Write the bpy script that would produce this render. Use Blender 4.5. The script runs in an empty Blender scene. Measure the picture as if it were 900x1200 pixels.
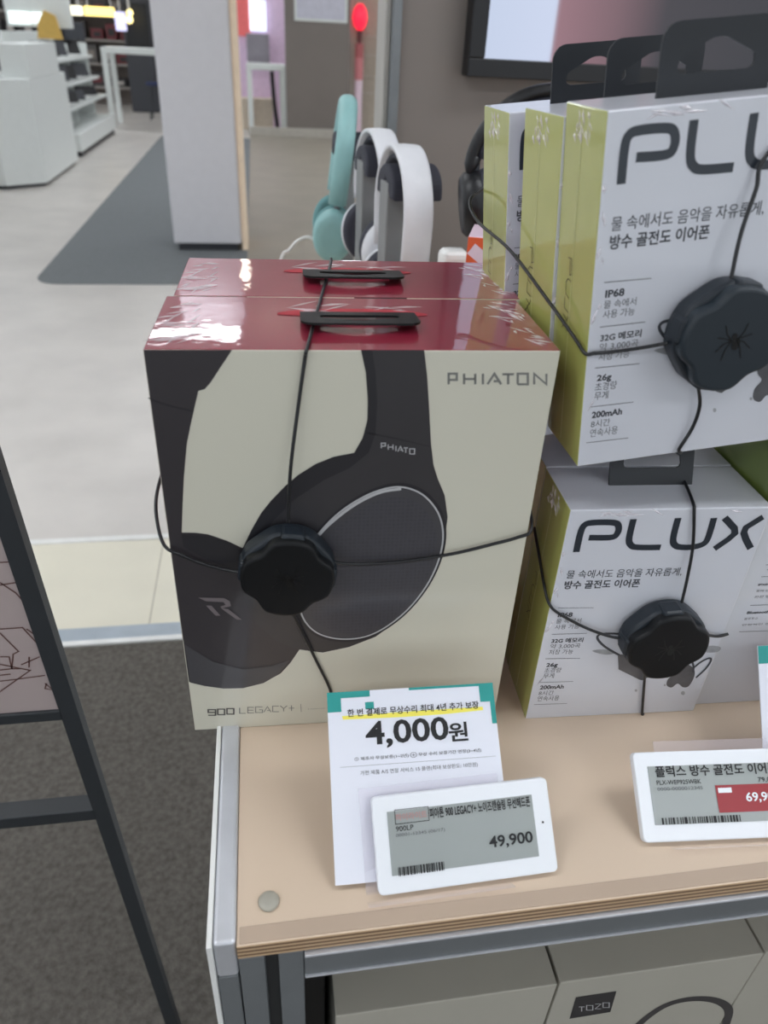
import bpy, bmesh, math, random
from mathutils import Vector as V, Matrix as MX, Euler
random.seed(7)
PI = math.pi
sc = bpy.context.scene
COL = sc.collection

# ------------------------------------------------------------------ camera
T = 0.81813                       # table top height
EYE = V((0, 0, 1.2))
RC = ((0.98790322, -0.14820554, 0.04563282),
      (-0.04213726, -0.5397517, -0.84076903),
      (0.14923702, 0.82867558, -0.53946741))       # rows: right, down, forward
FPX = 863.0
cam = bpy.data.cameras.new('camera')
cam.sensor_width = 36.0
cam.lens = FPX / 1200 * 36.0
cam.clip_start = 0.02
cam.dof.use_dof = True
cam.dof.focus_distance = 0.50
cam.dof.aperture_fstop = 9.0
co = bpy.data.objects.new('camera', cam)
COL.objects.link(co)
r_, d_, f_ = (V(a) for a in RC)
m = MX((r_, -d_, -f_)).transposed().to_4x4()
m.translation = EYE
co.matrix_world = m
sc.camera = co

# ------------------------------------------------------------------ world, exposure
w = bpy.data.worlds.new('world')
sc.world = w
w.use_nodes = True
w.node_tree.nodes['Background'].inputs[0].default_value = (0.88, 0.94, 1.0, 1)
w.node_tree.nodes['Background'].inputs[1].default_value = 1.05
sc.view_settings.view_transform = 'Standard'
sc.view_settings.look = 'None'
sc.view_settings.exposure = 0.0
sc.view_settings.gamma = 1.0
sc.view_settings.use_curve_mapping = False
sc.cycles.max_bounces = 8
PANEL = 8.0                        # brightness of the ceiling light diffusers


# ------------------------------------------------------------------ helpers
def lin(c):
    c = c / 255.0
    return c / 12.92 if c <= 0.04045 else ((c + 0.055) / 1.055) ** 2.4


def mat(name, rgb, rough=0.5, metal=0.0, coat=0.0, croughness=0.05, bump=None, var=0.06, vscale=20.0,
        spec=0.5, emit=0.0, alpha=1.0, trans=0.0, cbump=None, cior=1.5):
    """principled material; colour varied a little by noise, optional bump (scale, strength)"""
    m = bpy.data.materials.new(name)
    m.use_nodes = True
    nt = m.node_tree
    b = nt.nodes['Principled BSDF']
    col = [lin(c) for c in rgb]
    tc = nt.nodes.new('ShaderNodeTexCoord')
    nz = nt.nodes.new('ShaderNodeTexNoise')
    nz.inputs['Scale'].default_value = vscale
    nz.inputs['Detail'].default_value = 4
    nt.links.new(tc.outputs['Object'], nz.inputs['Vector'])
    rp = nt.nodes.new('ShaderNodeValToRGB')
    rp.color_ramp.elements[0].position = 0.3
    rp.color_ramp.elements[1].position = 0.7
    rp.color_ramp.elements[0].color = [max(0, c * (1 - var)) for c in col] + [1]
    rp.color_ramp.elements[1].color = [min(1, c * (1 + var)) for c in col] + [1]
    nt.links.new(nz.outputs['Fac'], rp.inputs['Fac'])
    nt.links.new(rp.outputs['Color'], b.inputs['Base Color'])
    b.inputs['Roughness'].default_value = rough
    b.inputs['Metallic'].default_value = metal
    b.inputs['Specular IOR Level'].default_value = spec
    b.inputs['Coat Weight'].default_value = coat
    b.inputs['Coat Roughness'].default_value = croughness
    b.inputs['Alpha'].default_value = alpha
    b.inputs['Coat IOR'].default_value = cior
    b.inputs['Transmission Weight'].default_value = trans
    if emit:
        b.inputs['Emission Strength'].default_value = emit
        b.inputs['Emission Color'].default_value = col + [1]
    for key, sock in ((bump, 'Normal'), (cbump, 'Coat Normal')):
        if key:
            n2 = nt.nodes.new('ShaderNodeTexNoise')
            n2.inputs['Scale'].default_value = key[0]
            n2.inputs['Detail'].default_value = key[3] if len(key) > 3 else 3
            mp = nt.nodes.new('ShaderNodeMapping')
            if len(key) > 4:
                mp.inputs['Scale'].default_value = key[4]
            nt.links.new(tc.outputs['Object'], mp.inputs['Vector'])
            nt.links.new(mp.outputs['Vector'], n2.inputs['Vector'])
            bp = nt.nodes.new('ShaderNodeBump')
            bp.inputs['Strength'].default_value = key[1]
            bp.inputs['Distance'].default_value = key[2] if len(key) > 2 else 0.002
            nt.links.new(n2.outputs['Fac'], bp.inputs['Height'])
            nt.links.new(bp.outputs['Normal'], b.inputs[sock])
    return m


class MB:
    """collects geometry, links it as one mesh object"""
    def __init__(s):
        s.v, s.f, s.m, s.sm = [], [], [], []

    def add(s, vs, fs, mi=0, smooth=False):
        o = len(s.v)
        s.v += [tuple(p) for p in vs]
        for f in fs:
            s.f.append([i + o for i in f])
            s.m.append(mi)
            s.sm.append(smooth)
        return s

    def bm(s, b, mi=0, smooth=False, tf=None, pick=None):
        b.verts.index_update()
        vs = [(tf @ v.co if tf else v.co.copy()) for v in b.verts]
        b.normal_update()
        o = len(s.v)
        s.v += [tuple(p) for p in vs]
        for f in b.faces:
            s.f.append([v.index + o for v in f.verts])
            s.m.append(pick(f) if pick else mi)
            s.sm.append(smooth)
        b.free()
        return s

    def box(s, a, c, bev=0.0, mi=0, tf=None, seg=2, pick=None, smooth=False):
        b = bmesh.new()
        bmesh.ops.create_cube(b, size=1)
        for v in b.verts:
            v.co = V([(a[i] + c[i]) / 2 + v.co[i] * (c[i] - a[i]) for i in range(3)])
        if bev:
            bmesh.ops.bevel(b, geom=list(b.edges), offset=bev, segments=seg, affect='EDGES', profile=0.5)
        return s.bm(b, mi, smooth, tf, pick)

    def prism(s, pts, h0, h1, tf=None, bev=0.0, mi=0, seg=2, smooth=False, bevlow=False):
        """outline in xy extruded in z"""
        b = bmesh.new()
        lo = [b.verts.new((p[0], p[1], h0)) for p in pts]
        hi = [b.verts.new((p[0], p[1], h1)) for p in pts]
        n = len(pts)
        top = b.faces.new(hi)
        bot = b.faces.new(lo[::-1])
        for i in range(n):
            b.faces.new((lo[i], lo[(i + 1) % n], hi[(i + 1) % n], hi[i]))
        bmesh.ops.recalc_face_normals(b, faces=list(b.faces))
        if bev:
            ed = list(top.edges) + (list(bot.edges) if bevlow else [])
            bmesh.ops.bevel(b, geom=ed, offset=bev, segments=seg, affect='EDGES', profile=0.5)
        return s.bm(b, mi, smooth, tf)

    def tube(s, pts, r, n=10, mi=0, res=8, closed=False, flat=None):
        P = smooth_path(pts, res, closed) if res > 1 else [V(p) for p in pts]
        N = len(P)
        up = None
        rings = []
        for i in range(N):
            t = (P[(i + 1) % N] - P[i - 1]) if closed else (P[min(i + 1, N - 1)] - P[max(i - 1, 0)])
            t.normalize()
            if up is None:
                a = V((0, 0, 1)) if abs(t.z) < 0.9 else V((1, 0, 0))
                up = (a - t * a.dot(t)).normalized()
            else:
                up = (up - t * up.dot(t)).normalized()
            sd = t.cross(up)
            rr = r[min(i * len(r) // N, len(r) - 1)] if isinstance(r, (list, tuple)) else r
            rings.append([P[i] + up * (math.cos(2 * PI * k / n) * rr) + sd * (math.sin(2 * PI * k / n) * rr * (flat or 1)) for k in range(n)])
        vs = [p for rg in rings for p in rg]
        fs = []
        for i in range(N if closed else N - 1):
            j = (i + 1) % N
            for k in range(n):
                fs.append((i * n + k, i * n + (k + 1) % n, j * n + (k + 1) % n, j * n + k))
        s.add(vs, fs, mi, True)
        if not closed:
            s.add(rings[0], [list(range(n))[::-1]], mi)
            s.add(rings[-1], [list(range(n))], mi)
        return s

    def lathe(s, prof, tf=None, n=32, mi=0, sx=1.0, sy=1.0, smooth=True):
        vs = []
        for (r, z) in prof:
            for k in range(n):
                a = 2 * PI * k / n
                p = V((r * sx * math.cos(a), r * sy * math.sin(a), z))
                vs.append(tf @ p if tf else p)
        fs = []
        for i in range(len(prof) - 1):
            for k in range(n):
                fs.append((i * n + k, i * n + (k + 1) % n, (i + 1) * n + (k + 1) % n, (i + 1) * n + k))
        s.add(vs, fs, mi, smooth)
        L = len(prof)
        s.add(vs[:n], [list(range(n))[::-1]], mi)
        s.add(vs[(L - 1) * n:], [list(range(n))], mi)
        return s

    def sweep(s, path, sect, normal, mi=0, smooth=True, closed=False):
        """sect: list of (a,b): a along `normal`, b along the outward side of the path in its plane"""
        P = [V(p) for p in path]
        N = len(P)
        nn = V(normal).normalized()
        n = len(sect)
        vs = []
        for i in range(N):
            t = (P[(i + 1) % N] - P[i - 1]) if closed else (P[min(i + 1, N - 1)] - P[max(i - 1, 0)])
            t.normalize()
            o = nn.cross(t).normalized()
            sc_ = sect(i / (N - 1)) if callable(sect) else sect
            n = len(sc_)
            vs += [P[i] + nn * a + o * b for a, b in sc_]
        fs = []
        for i in range(N if closed else N - 1):
            j = (i + 1) % N
            for k in range(n):
                fs.append((i * n + k, j * n + k, j * n + (k + 1) % n, i * n + (k + 1) % n))
        if not closed:
            fs.append(list(range(n)))
            fs.append([(N - 1) * n + k for k in range(n)][::-1])
        return s.add(vs, fs, mi, smooth)

    # flat things printed on a plane: fr(u, v, lift) -> point
    def decal(s, pts, fr, lift, mi=0):
        return s.add([fr(u, v, lift) for u, v in pts], [list(range(len(pts)))], mi)

    def strip(s, pts, wid, fr, lift, mi=0, closed=False):
        P = [V((p[0], p[1])) for p in pts]
        N = len(P)
        L, R = [], []
        for i in range(N):
            a = P[i] - P[i - 1] if (i > 0 or closed) else P[1] - P[0]
            b = P[(i + 1) % N] - P[i] if (i < N - 1 or closed) else P[-1] - P[-2]
            if a.length < 1e-9: a = b
            if b.length < 1e-9: b = a
            a.normalize(); b.normalize()
            na, nb = V((-a.y, a.x)), V((-b.y, b.x))
            mm = na + nb
            if mm.length < 1e-6: mm = na
            mm.normalize()
            k = 1 / max(0.5, mm.dot(na))
            L.append(P[i] + mm * wid / 2 * k)
            R.append(P[i] - mm * wid / 2 * k)
        vs = [fr(p.x, p.y, lift) for p in L + R]
        fs = []
        for i in range(N if closed else N - 1):
            j = (i + 1) % N
            fs.append((N + i, N + j, j, i))
        return s.add(vs, fs, mi)

    def text(s, body, box, fr, lift, mi=0, bold=0.0, shear=0.0):
        vs, fs = text_mesh(body, bold, shear)
        x0 = min(v[0] for v in vs); x1 = max(v[0] for v in vs)
        y0 = min(v[1] for v in vs); y1 = max(v[1] for v in vs)
        u0, v0, u1, v1 = box
        q = [fr(u0 + (x - x0) / (x1 - x0) * (u1 - u0), v0 + (y - y0) / (y1 - y0) * (v1 - v0), lift) for x, y in vs]
        return s.add(q, fs, mi)

    def build(s, name, mats, parent=None, autosmooth=None):
        me = bpy.data.meshes.new(name)
        me.from_pydata(s.v, [], s.f)
        for mm in (mats if isinstance(mats, (list, tuple)) else [mats]):
            me.materials.append(mm)
        me.polygons.foreach_set('material_index', s.m)
        me.polygons.foreach_set('use_smooth', s.sm)
        me.update()
        o = bpy.data.objects.new(name, me)
        COL.objects.link(o)
        if parent:
            o.parent = parent
        return o


def smooth_path(pts, res=8, closed=False):
    P = [V(p) for p in pts]
    N = len(P)
    if N < 3:
        return P
    out = []
    for i in range(N if closed else N - 1):
        if closed:
            p0, p1, p2, p3 = P[i - 1], P[i], P[(i + 1) % N], P[(i + 2) % N]
        else:
            p0, p1, p2, p3 = P[max(i - 1, 0)], P[i], P[i + 1], P[min(i + 2, N - 1)]
        for k in range(res):
            t = k / res
            out.append(0.5 * ((2 * p1) + (p2 - p0) * t + (2 * p0 - 5 * p1 + 4 * p2 - p3) * t * t + (3 * p1 - p0 - 3 * p2 + p3) * t ** 3))
    if not closed:
        out.append(P[-1])
    return out


def sp2(pts, res=6, closed=False):
    return [(p.x, p.y) for p in smooth_path([(a, b, 0) for a, b in pts], res, closed)]


_tc = {}


def text_mesh(body, bold, shear):
    k = (body, bold, shear)
    if k in _tc:
        return _tc[k]
    cu = bpy.data.curves.new('lettering', 'FONT')
    cu.body = body
    cu.size = 1
    cu.resolution_u = 3
    cu.offset = bold
    cu.shear = shear
    o = bpy.data.objects.new('lettering', cu)
    COL.objects.link(o)
    dg = bpy.context.evaluated_depsgraph_get()
    me = bpy.data.meshes.new_from_object(o.evaluated_get(dg))
    r = ([(v.co.x, v.co.y) for v in me.vertices], [list(p.vertices) for p in me.polygons])
    bpy.data.objects.remove(o)
    bpy.data.curves.remove(cu)
    bpy.data.meshes.remove(me)
    _tc[k] = r
    return r


def thing(name, label, cat, loc=(0, 0, 0), rot=(0, 0, 0), group=None):
    o = bpy.data.objects.new(name, None)
    o.empty_display_size = 0.02
    COL.objects.link(o)
    o.location = loc
    o.rotation_euler = rot
    return tag(o, label, cat, group)


def tag(o, label, cat, group=None):
    o['label'] = label
    o['category'] = cat
    if group:
        o['group'] = group
    return o


def struct(o):
    o['kind'] = 'structure'
    return o


def copy_tree(o, parent=None):
    c = o.copy()
    COL.objects.link(c)
    if parent:
        c.parent = parent
    for ch in list(o.children):
        copy_tree(ch, c)
    return c


def local(o):
    return MX.LocRotScale(o.location, o.rotation_euler, None)


def ray(u, v):
    q = ((u - 450) / FPX, (v - 600) / FPX, 1.0)
    return V([RC[0][i] * q[0] + RC[1][i] * q[1] + RC[2][i] * q[2] for i in range(3)])


def hit(px, M, axis=1):
    """where the sight line through a photo point meets the plane `axis`=0 of frame M, in that frame"""
    I = M.inverted()
    o = I @ EYE
    d = I.to_3x3() @ ray(*px)
    return o - d * (o[axis] / d[axis])


def on_front(M, px):
    p = hit(px, M, 1)
    return (p.x, p.z)


def at_y(px, y):
    d = ray(*px)
    return EYE + d * (y / d.y)


def at_z(px, z):
    d = ray(*px)
    return EYE + d * ((z - EYE.z) / d.z)


FRONT = lambda u, v, l=0.0: V((u, -l, v))          # printed on the local y = 0 face
LEFT = lambda u, v, l=0.0: V((-l, u, v))           # printed on the local x = 0 face


def rrect(x0, y0, x1, y1, r, n=5):
    out = []
    for cx, cy, a0 in ((x1 - r, y0 + r, -90), (x1 - r, y1 - r, 0), (x0 + r, y1 - r, 90), (x0 + r, y0 + r, 180)):
        for k in range(n + 1):
            a = math.radians(a0 + 90 * k / n)
            out.append((cx + r * math.cos(a), cy + r * math.sin(a)))
    return out


# ------------------------------------------------------------------ materials
m_floor = mat('pale stone floor', (208, 203, 198), 0.35, var=0.08, vscale=3.5, bump=(30, 0.05))
m_carpet = mat('charcoal loop carpet', (99, 95, 90), 0.95, var=0.26, vscale=110, bump=(380, 0.6, 0.003), spec=0.1)
m_runner = mat('grey walkway carpet', (126, 130, 133), 0.9, var=0.06, vscale=60, bump=(150, 0.4), spec=0.15)
m_warmfl = mat('warm lit grey carpet', (158, 151, 138), 0.4, var=0.08, vscale=3)
m_cream_strip = mat('cream floor tile', (226, 221, 204), 0.3, var=0.03, vscale=6)
m_white_edge = mat('white edge trim', (232, 232, 230), 0.4)
m_blue_edge = mat('brushed steel edge', (176, 186, 196), 0.35, metal=0.3)
m_column = mat('white painted column', (224, 223, 228), 0.55, var=0.015)
m_taupe = mat('taupe wall panel', (127, 119, 114), 0.6, var=0.03, vscale=4)
m_base = mat('pale baseboard', (186, 181, 172), 0.5)
m_ceil = mat('ceiling board', (215, 215, 212), 0.9)
m_lamp = mat('light diffuser', (246, 250, 255), 0.5, emit=PANEL)
m_lampfr = mat('light frame white', (230, 230, 230), 0.5)
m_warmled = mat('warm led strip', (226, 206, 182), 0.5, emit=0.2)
m_whitelam = mat('white laminate', (226, 230, 228), 0.4, var=0.015)
m_black = mat('black plastic', (17, 18, 22), 0.4)
m_dark = mat('dark grey plastic', (58, 60, 66), 0.45)
m_alu = mat('brushed aluminium', (214, 216, 222), 0.42, metal=0.55, var=0.05, vscale=40)
m_steel = mat('grey anodised profile', (124, 128, 131), 0.42, metal=0.35, var=0.06, vscale=30)
m_groove = mat('dark groove', (62, 63, 64), 0.6, metal=0.3)
m_table = mat('beech laminate table top', (214, 193, 171), 0.35, var=0.02, vscale=9, coat=0.3, croughness=0.15)
m_clearedge = mat('clear edge film', (186, 166, 148), 0.25, var=0.02)
m_frame = mat('black powder coated steel', (40, 44, 48), 0.5, var=0.08)
m_cream = mat('cream printed card', (212, 209, 193), 0.42, coat=1.0, croughness=0.05, var=0.012, vscale=8, cbump=(14, 0.08, 0.002))
m_red = mat('burgundy printed card', (146, 34, 58), 0.4, coat=1.0, cior=2.1, croughness=0.03, var=0.03, cbump=(45, 0.16, 0.0012, 2))
m_redslot = mat('bright red cut edge', (172, 42, 56), 0.5)
m_foldtab = mat('glossy black hang tab', (5, 5, 6), 0.4, spec=0.25)
m_ink = mat('printed dark grey ink', (51, 49, 52), 0.4, coat=0.7, croughness=0.1, var=0.04, vscale=30, cbump=(14, 0.08, 0.002))
m_inkdk = mat('printed near black ink', (33, 32, 37), 0.4, coat=0.7, croughness=0.1, var=0.05, vscale=30, cbump=(14, 0.08, 0.002))
m_inkmid = mat('printed mid grey ink', (66, 65, 69), 0.4, coat=0.7, croughness=0.1, var=0.05, vscale=40, cbump=(14, 0.08, 0.002))
m_inkbr = mat('printed brown grey ink', (48, 44, 48), 0.4, coat=0.7, croughness=0.1, var=0.05, vscale=30, cbump=(14, 0.08, 0.002))
m_silver = mat('printed silver ink', (186, 186, 188), 0.35, coat=0.6)
m_greyink = mat('grey logo ink', (128, 128, 124), 0.4, coat=0.6)
m_lightink = mat('pale logo ink', (176, 176, 178), 0.4)
m_faint = mat('faint logo ink', (112, 104, 106), 0.4)
m_plux = mat('white printed card', (212, 214, 222), 0.4, coat=0.8, croughness=0.06, var=0.01, cbump=(18, 0.12, 0.002))
m_lime = mat('lime printed card', (178, 183, 102), 0.4, coat=1.0, croughness=0.06, var=0.05, cbump=(20, 0.15, 0.002))
m_logo = mat('charcoal logo ink', (34, 42, 52), 0.4, coat=0.3)
m_text = mat('dark text ink', (64, 66, 72), 0.5)
m_textlt = mat('grey text ink', (104, 106, 110), 0.5)
m_tab = mat('black hang tab plastic', (24, 28, 34), 0.45)
m_pod = mat('navy black pod plastic', (20, 29, 38), 0.45, bump=(300, 0.1, 0.0005))
m_podcap = mat('black pod cap plastic', (8, 10, 13), 0.45, spec=0.3)
m_podcap2 = mat('slate pod cap plastic', (28, 38, 46), 0.45)
m_emblem = mat('glossy black emblem', (8, 9, 10), 0.3)
m_cable = mat('black coated cable', (24, 25, 28), 0.35)
m_paper = mat('white card paper', (226, 228, 238), 0.5, var=0.01)
m_teal = mat('teal print', (38, 150, 144), 0.5)
m_yellow = mat('yellow highlighter', (244, 232, 96), 0.6)
m_inkblk = mat('black print', (22, 22, 26), 0.5)
m_esl = mat('white label plastic', (232, 235, 240), 0.35, var=0.01)
m_epaper = mat('grey e-paper', (152, 158, 156), 0.3, var=0.02)
m_epred = mat('red e-paper', (150, 26, 38), 0.35)
m_eppink = mat('pink e-paper', (186, 140, 138), 0.35)
m_acry = mat('clear acrylic', (226, 218, 232), 0.08, alpha=0.13, var=0.0)
m_bump = mat('frosted rubber pad', (168, 164, 152), 0.35)
m_mint = mat('mint plastic', (150, 196, 196), 0.45)
m_mintdk = mat('mint fabric cushion', (110, 158, 160), 0.8)
m_hpwhite = mat('white headphone plastic', (228, 229, 234), 0.4)
m_cush = mat('charcoal cushion', (54, 55, 66), 0.7)
m_stand = mat('grey stand metal', (140, 141, 142), 0.4, metal=0.3)
m_orange = mat('orange card', (226, 92, 50), 0.4, coat=0.4)
m_pinkcard = mat('pale pink card', (232, 206, 220), 0.4, coat=0.4)
m_poster = mat('pale pink poster paper', (172, 158, 156), 0.5, var=0.03, vscale=6, coat=0.4)
m_sketch = mat('brown sketch line', (96, 66, 62), 0.6)
m_toz = mat('grey cream card', (176, 172, 160), 0.45, coat=0.4, var=0.02)

# ------------------------------------------------------------------ the room
struct(MB().box((-7, -4, -0.05), (7, 18, 0)).build('floor', m_floor))
struct(MB().box((-6, -4, 0), (6, 1.327, 0.006)).build('floor_carpet', m_carpet))
struct(MB().box((-6, 1.39, 0), (6, 1.745, 0.006), 0.001).build('trim_1', m_cream_strip))
struct(MB().box((-6, 1.342, 0), (6, 1.39, 0.007), 0.001).build('trim_2', m_blue_edge))
struct(MB().box((-6, 1.327, 0), (6, 1.342, 0.012), 0.002).build('trim_3', m_white_edge))
struct(MB().box((-6, 1.745, 0), (6, 1.765, 0.011), 0.002).build('trim_4', m_white_edge))
# joints in the cream strip
struct(MB().box((-0.303, 1.39, 0.0058), (-0.300, 1.745, 0.0064)).box((-1.503, 1.39, 0.0058), (-1.5, 1.745, 0.0064))
       .build('trim_5', mat('tile joint', (180, 174, 158), 0.6)))
run = rrect(-1.235, 4.25, -0.09, 11.2, 0.14)
struct(MB().prism(run, 0, 0.006, bev=0.002).build('floor_runner', m_runner))
struct(MB().box((-0.088, 3.9, 0), (5.9, 11.5, 0.004)).build('floor_warm_lit', m_warmfl))  # carpet right of the column, warm strip light painted into its grey
struct(MB().box((-7, -4, 2.65), (7, 18, 2.75)).build('ceiling', m_ceil))
# column with a recessed base, coloured dark for the shadow under it, and a warm light along its right edge
struct(MB().box((-0.545, 4.99, 0.05), (-0.125, 5.45, 2.65), 0.012).build('column', m_column))
struct(MB().box((-0.52, 5.02, 0.0), (-0.15, 5.42, 0.05)).build('trim_6', m_dark))
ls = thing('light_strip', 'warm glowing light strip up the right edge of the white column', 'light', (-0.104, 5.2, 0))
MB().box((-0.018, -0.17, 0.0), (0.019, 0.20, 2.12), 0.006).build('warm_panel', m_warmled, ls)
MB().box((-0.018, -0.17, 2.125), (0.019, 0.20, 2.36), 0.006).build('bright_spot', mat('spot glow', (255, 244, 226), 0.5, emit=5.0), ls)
# far wall with baseboard, taupe partition behind the headphones
struct(MB().box((0.42, 11.5, 0), (1.27, 11.6, 2.65)).build('wall_back', m_taupe))
struct(MB().box((-0.09, 11.42, 0), (1.16, 11.5, 0.115), 0.008).build('baseboard_back', m_base))
struct(MB().box((0.245, 1.46, 0), (4.5, 1.56, 2.3)).build('wall_right', m_taupe))
struct(MB().box((0.232, 1.45, 0), (0.247, 1.57, 2.3), 0.002).build('trim_7', m_steel))
struct(MB().box((0.222, 1.47, 0), (0.232, 1.57, 2.3), 0.002).build('trim_8', mat('pale grey trim', (172, 168, 162), 0.4)))
struct(MB().box((-7, 17.5, 0), (7, 17.6, 2.65)).build('wall_rear', mat('grey shop wall', (168, 164, 162), 0.7)))

# ceiling lights
def ceiling_light(x, y, sx=1.2, sy=0.5, label=None, group=None):
    t = thing('ceiling_light', label, 'ceiling light', (x, y, 2.65), group=group)
    f = MB()
    for a, c in (((-sx / 2 - .03, -sy / 2 - .03, -.03), (sx / 2 + .03, -sy / 2, 0)), ((-sx / 2 - .03, sy / 2, -.03), (sx / 2 + .03, sy / 2 + .03, 0)),
                 ((-sx / 2 - .03, -sy / 2, -.03), (-sx / 2, sy / 2, 0)), ((sx / 2, -sy / 2, -.03), (sx / 2 + .03, sy / 2, 0))):
        f.box(a, c, 0.003)
    f.build('light_frame', m_lampfr, t)
    MB().box((-sx / 2, -sy / 2, -.02), (sx / 2, sy / 2, -.005)).build('diffuser', m_lamp, t)
    return t

c0 = ceiling_light(-0.455, 4.83, 0.58, 0.26, 'small square ceiling light just in front of the white column')
base_l = None
for y in (-1.6, 0.35, 2.3, 7.2, 9.6, 12.4):
    for x in (-3.4, -1.2, 1.2, 3.4):
        if base_l is None:
            base_l = ceiling_light(x, y, label='long white ceiling light panel over the shop floor', group='long ceiling lights')
        else:
            c = copy_tree(base_l)
            c.location = (x, y, 2.65)

# ------------------------------------------------------------------ display table
tb = thing('display_table', 'beech topped display table with aluminium frame carrying the boxed headphones', 'table', (-0.027, 0.197, 0))
def tl(x, y, z): return (x + 0.027, y - 0.197, z)
b = MB()
b.box(tl(-0.027, 0.197, T - 0.012), tl(1.6, 1.42, T), 0.0006)
ply = bpy.data.materials.new('plywood edge')
ply.use_nodes = True
nt = ply.node_tree
tc = nt.nodes.new('ShaderNodeTexCoord'); sx = nt.nodes.new('ShaderNodeSeparateXYZ')
mt = nt.nodes.new('ShaderNodeMath'); mt.operation = 'MULTIPLY'; mt.inputs[1].default_value = 1 / 0.0033
fr = nt.nodes.new('ShaderNodeMath'); fr.operation = 'FRACT'
rp = nt.nodes.new('ShaderNodeValToRGB')
for e, (p, c) in zip(rp.color_ramp.elements, ((0.45, (122, 96, 72)), (0.55, (196, 166, 132)))):
    e.position = p; e.color = [lin(k) for k in c] + [1]
nt.links.new(tc.outputs['Object'], sx.inputs[0]); nt.links.new(sx.outputs['Z'], mt.inputs[0]); nt.links.new(mt.outputs[0], fr.inputs[0])
nt.links.new(fr.outputs[0], rp.inputs[0]); nt.links.new(rp.outputs[0], nt.nodes['Principled BSDF'].inputs['Base Color'])
nt.nodes['Principled BSDF'].inputs['Roughness'].default_value = 0.6
top = b.build('table_top', [m_table, ply], tb)
for p in top.data.polygons:
    if abs(p.normal.z) < 0.5:
        p.material_index = 1
MB().box(tl(-0.0255, 0.198, T - .0005), tl(1.6, 0.2065, T + 0.0006), 0.0003).build('edge_band', m_clearedge, tb)
MB().box(tl(-0.0385, 0.198, T - 0.03), tl(-0.0272, 1.42, T + 0.0025), 0.002, seg=3).build('edge_profile', m_alu, tb)
MB().box(tl(-0.0385, 0.1985, 0.02), tl(-0.0275, 0.24, T - 0.031), 0.001).build('side_post', m_steel, tb)
MB().box(tl(-0.0415, 0.1965, 0.01), tl(-0.0387, 1.42, T + 0.003), 0.0006).build('side_panel', m_white_edge, tb)
p = MB()
for x0, x1 in ((-0.0268, -0.0137), (-0.0068, 0.0062)):
    p.box(tl(x0, 0.1975, 0), tl(x1, 0.232, T - 0.0125), 0.0008)
post = p.build('frame_post', m_steel, tb)
MB().box(tl(-0.0137, 0.204, 0.001), tl(-0.0068, 0.23, T - 0.0128)).build('post_groove', m_groove, post)
p = MB()
p.box(tl(0.0064, 0.1966, T - 0.0370), tl(1.6, 0.225, T - 0.0130), 0.0012)
p.box(tl(0.0064, 0.2015, T - 0.050), tl(1.6, 0.225, T - 0.0365), 0.001)
bm_ = p.build('frame_beam', m_steel, tb)
p = MB()
p.box(tl(0.0066, 0.1948, T - 0.0150), tl(1.6, 0.198, T - 0.0130), 0.0004)
p.box(tl(0.0066, 0.1955, T - 0.0372), tl(1.6, 0.199, T - 0.0355), 0.0004)
p.build('beam_highlight', m_alu, bm_)  # brighter strips painted in as the highlights along the beam
MB().box(tl(-0.027, 0.21, 0.46), tl(1.6, 0.9, 0.48), 0.001).build('lower_shelf', m_dark, tb)
MB().box(tl(-0.026, 0.2325, 0.4805), tl(0.0205, 0.898, T - 0.0130), 0.001).build('gap_shade', m_black, tb)  # black filler added for the shade in the gap beside the post
MB().box(tl(-0.027, 0.90, 0.02), tl(1.6, 0.91, T - 0.013)).build('back_panel', m_taupe, tb)

# frosted pad lying on the table corner
pd = at_z((315, 1056), T + 0.001)
o = MB().lathe([(0.0052, 0), (0.0056, 0.001), (0.0048, 0.0022), (0.0028, 0.0028), (0.0, 0.003)], n=24).build('bumper_pad', m_bump)
o.location = (pd.x, pd.y, T)
tag(o, 'round frosted bumper pad stuck on the front left corner of the table', 'pad')

# ------------------------------------------------------------------ cream and red headphone cartons
PW, PD, PH = 0.1994, 0.083, 0.2572
PROT = (0, 0, -0.0346)
ph1 = thing('headphone_box', 'cream and red headphone box with a printed headphone, front of the pair', 'box', (-0.0559, 0.337, T), PROT, 'cream and red headphone boxes')
PM = local(ph1)

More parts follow.
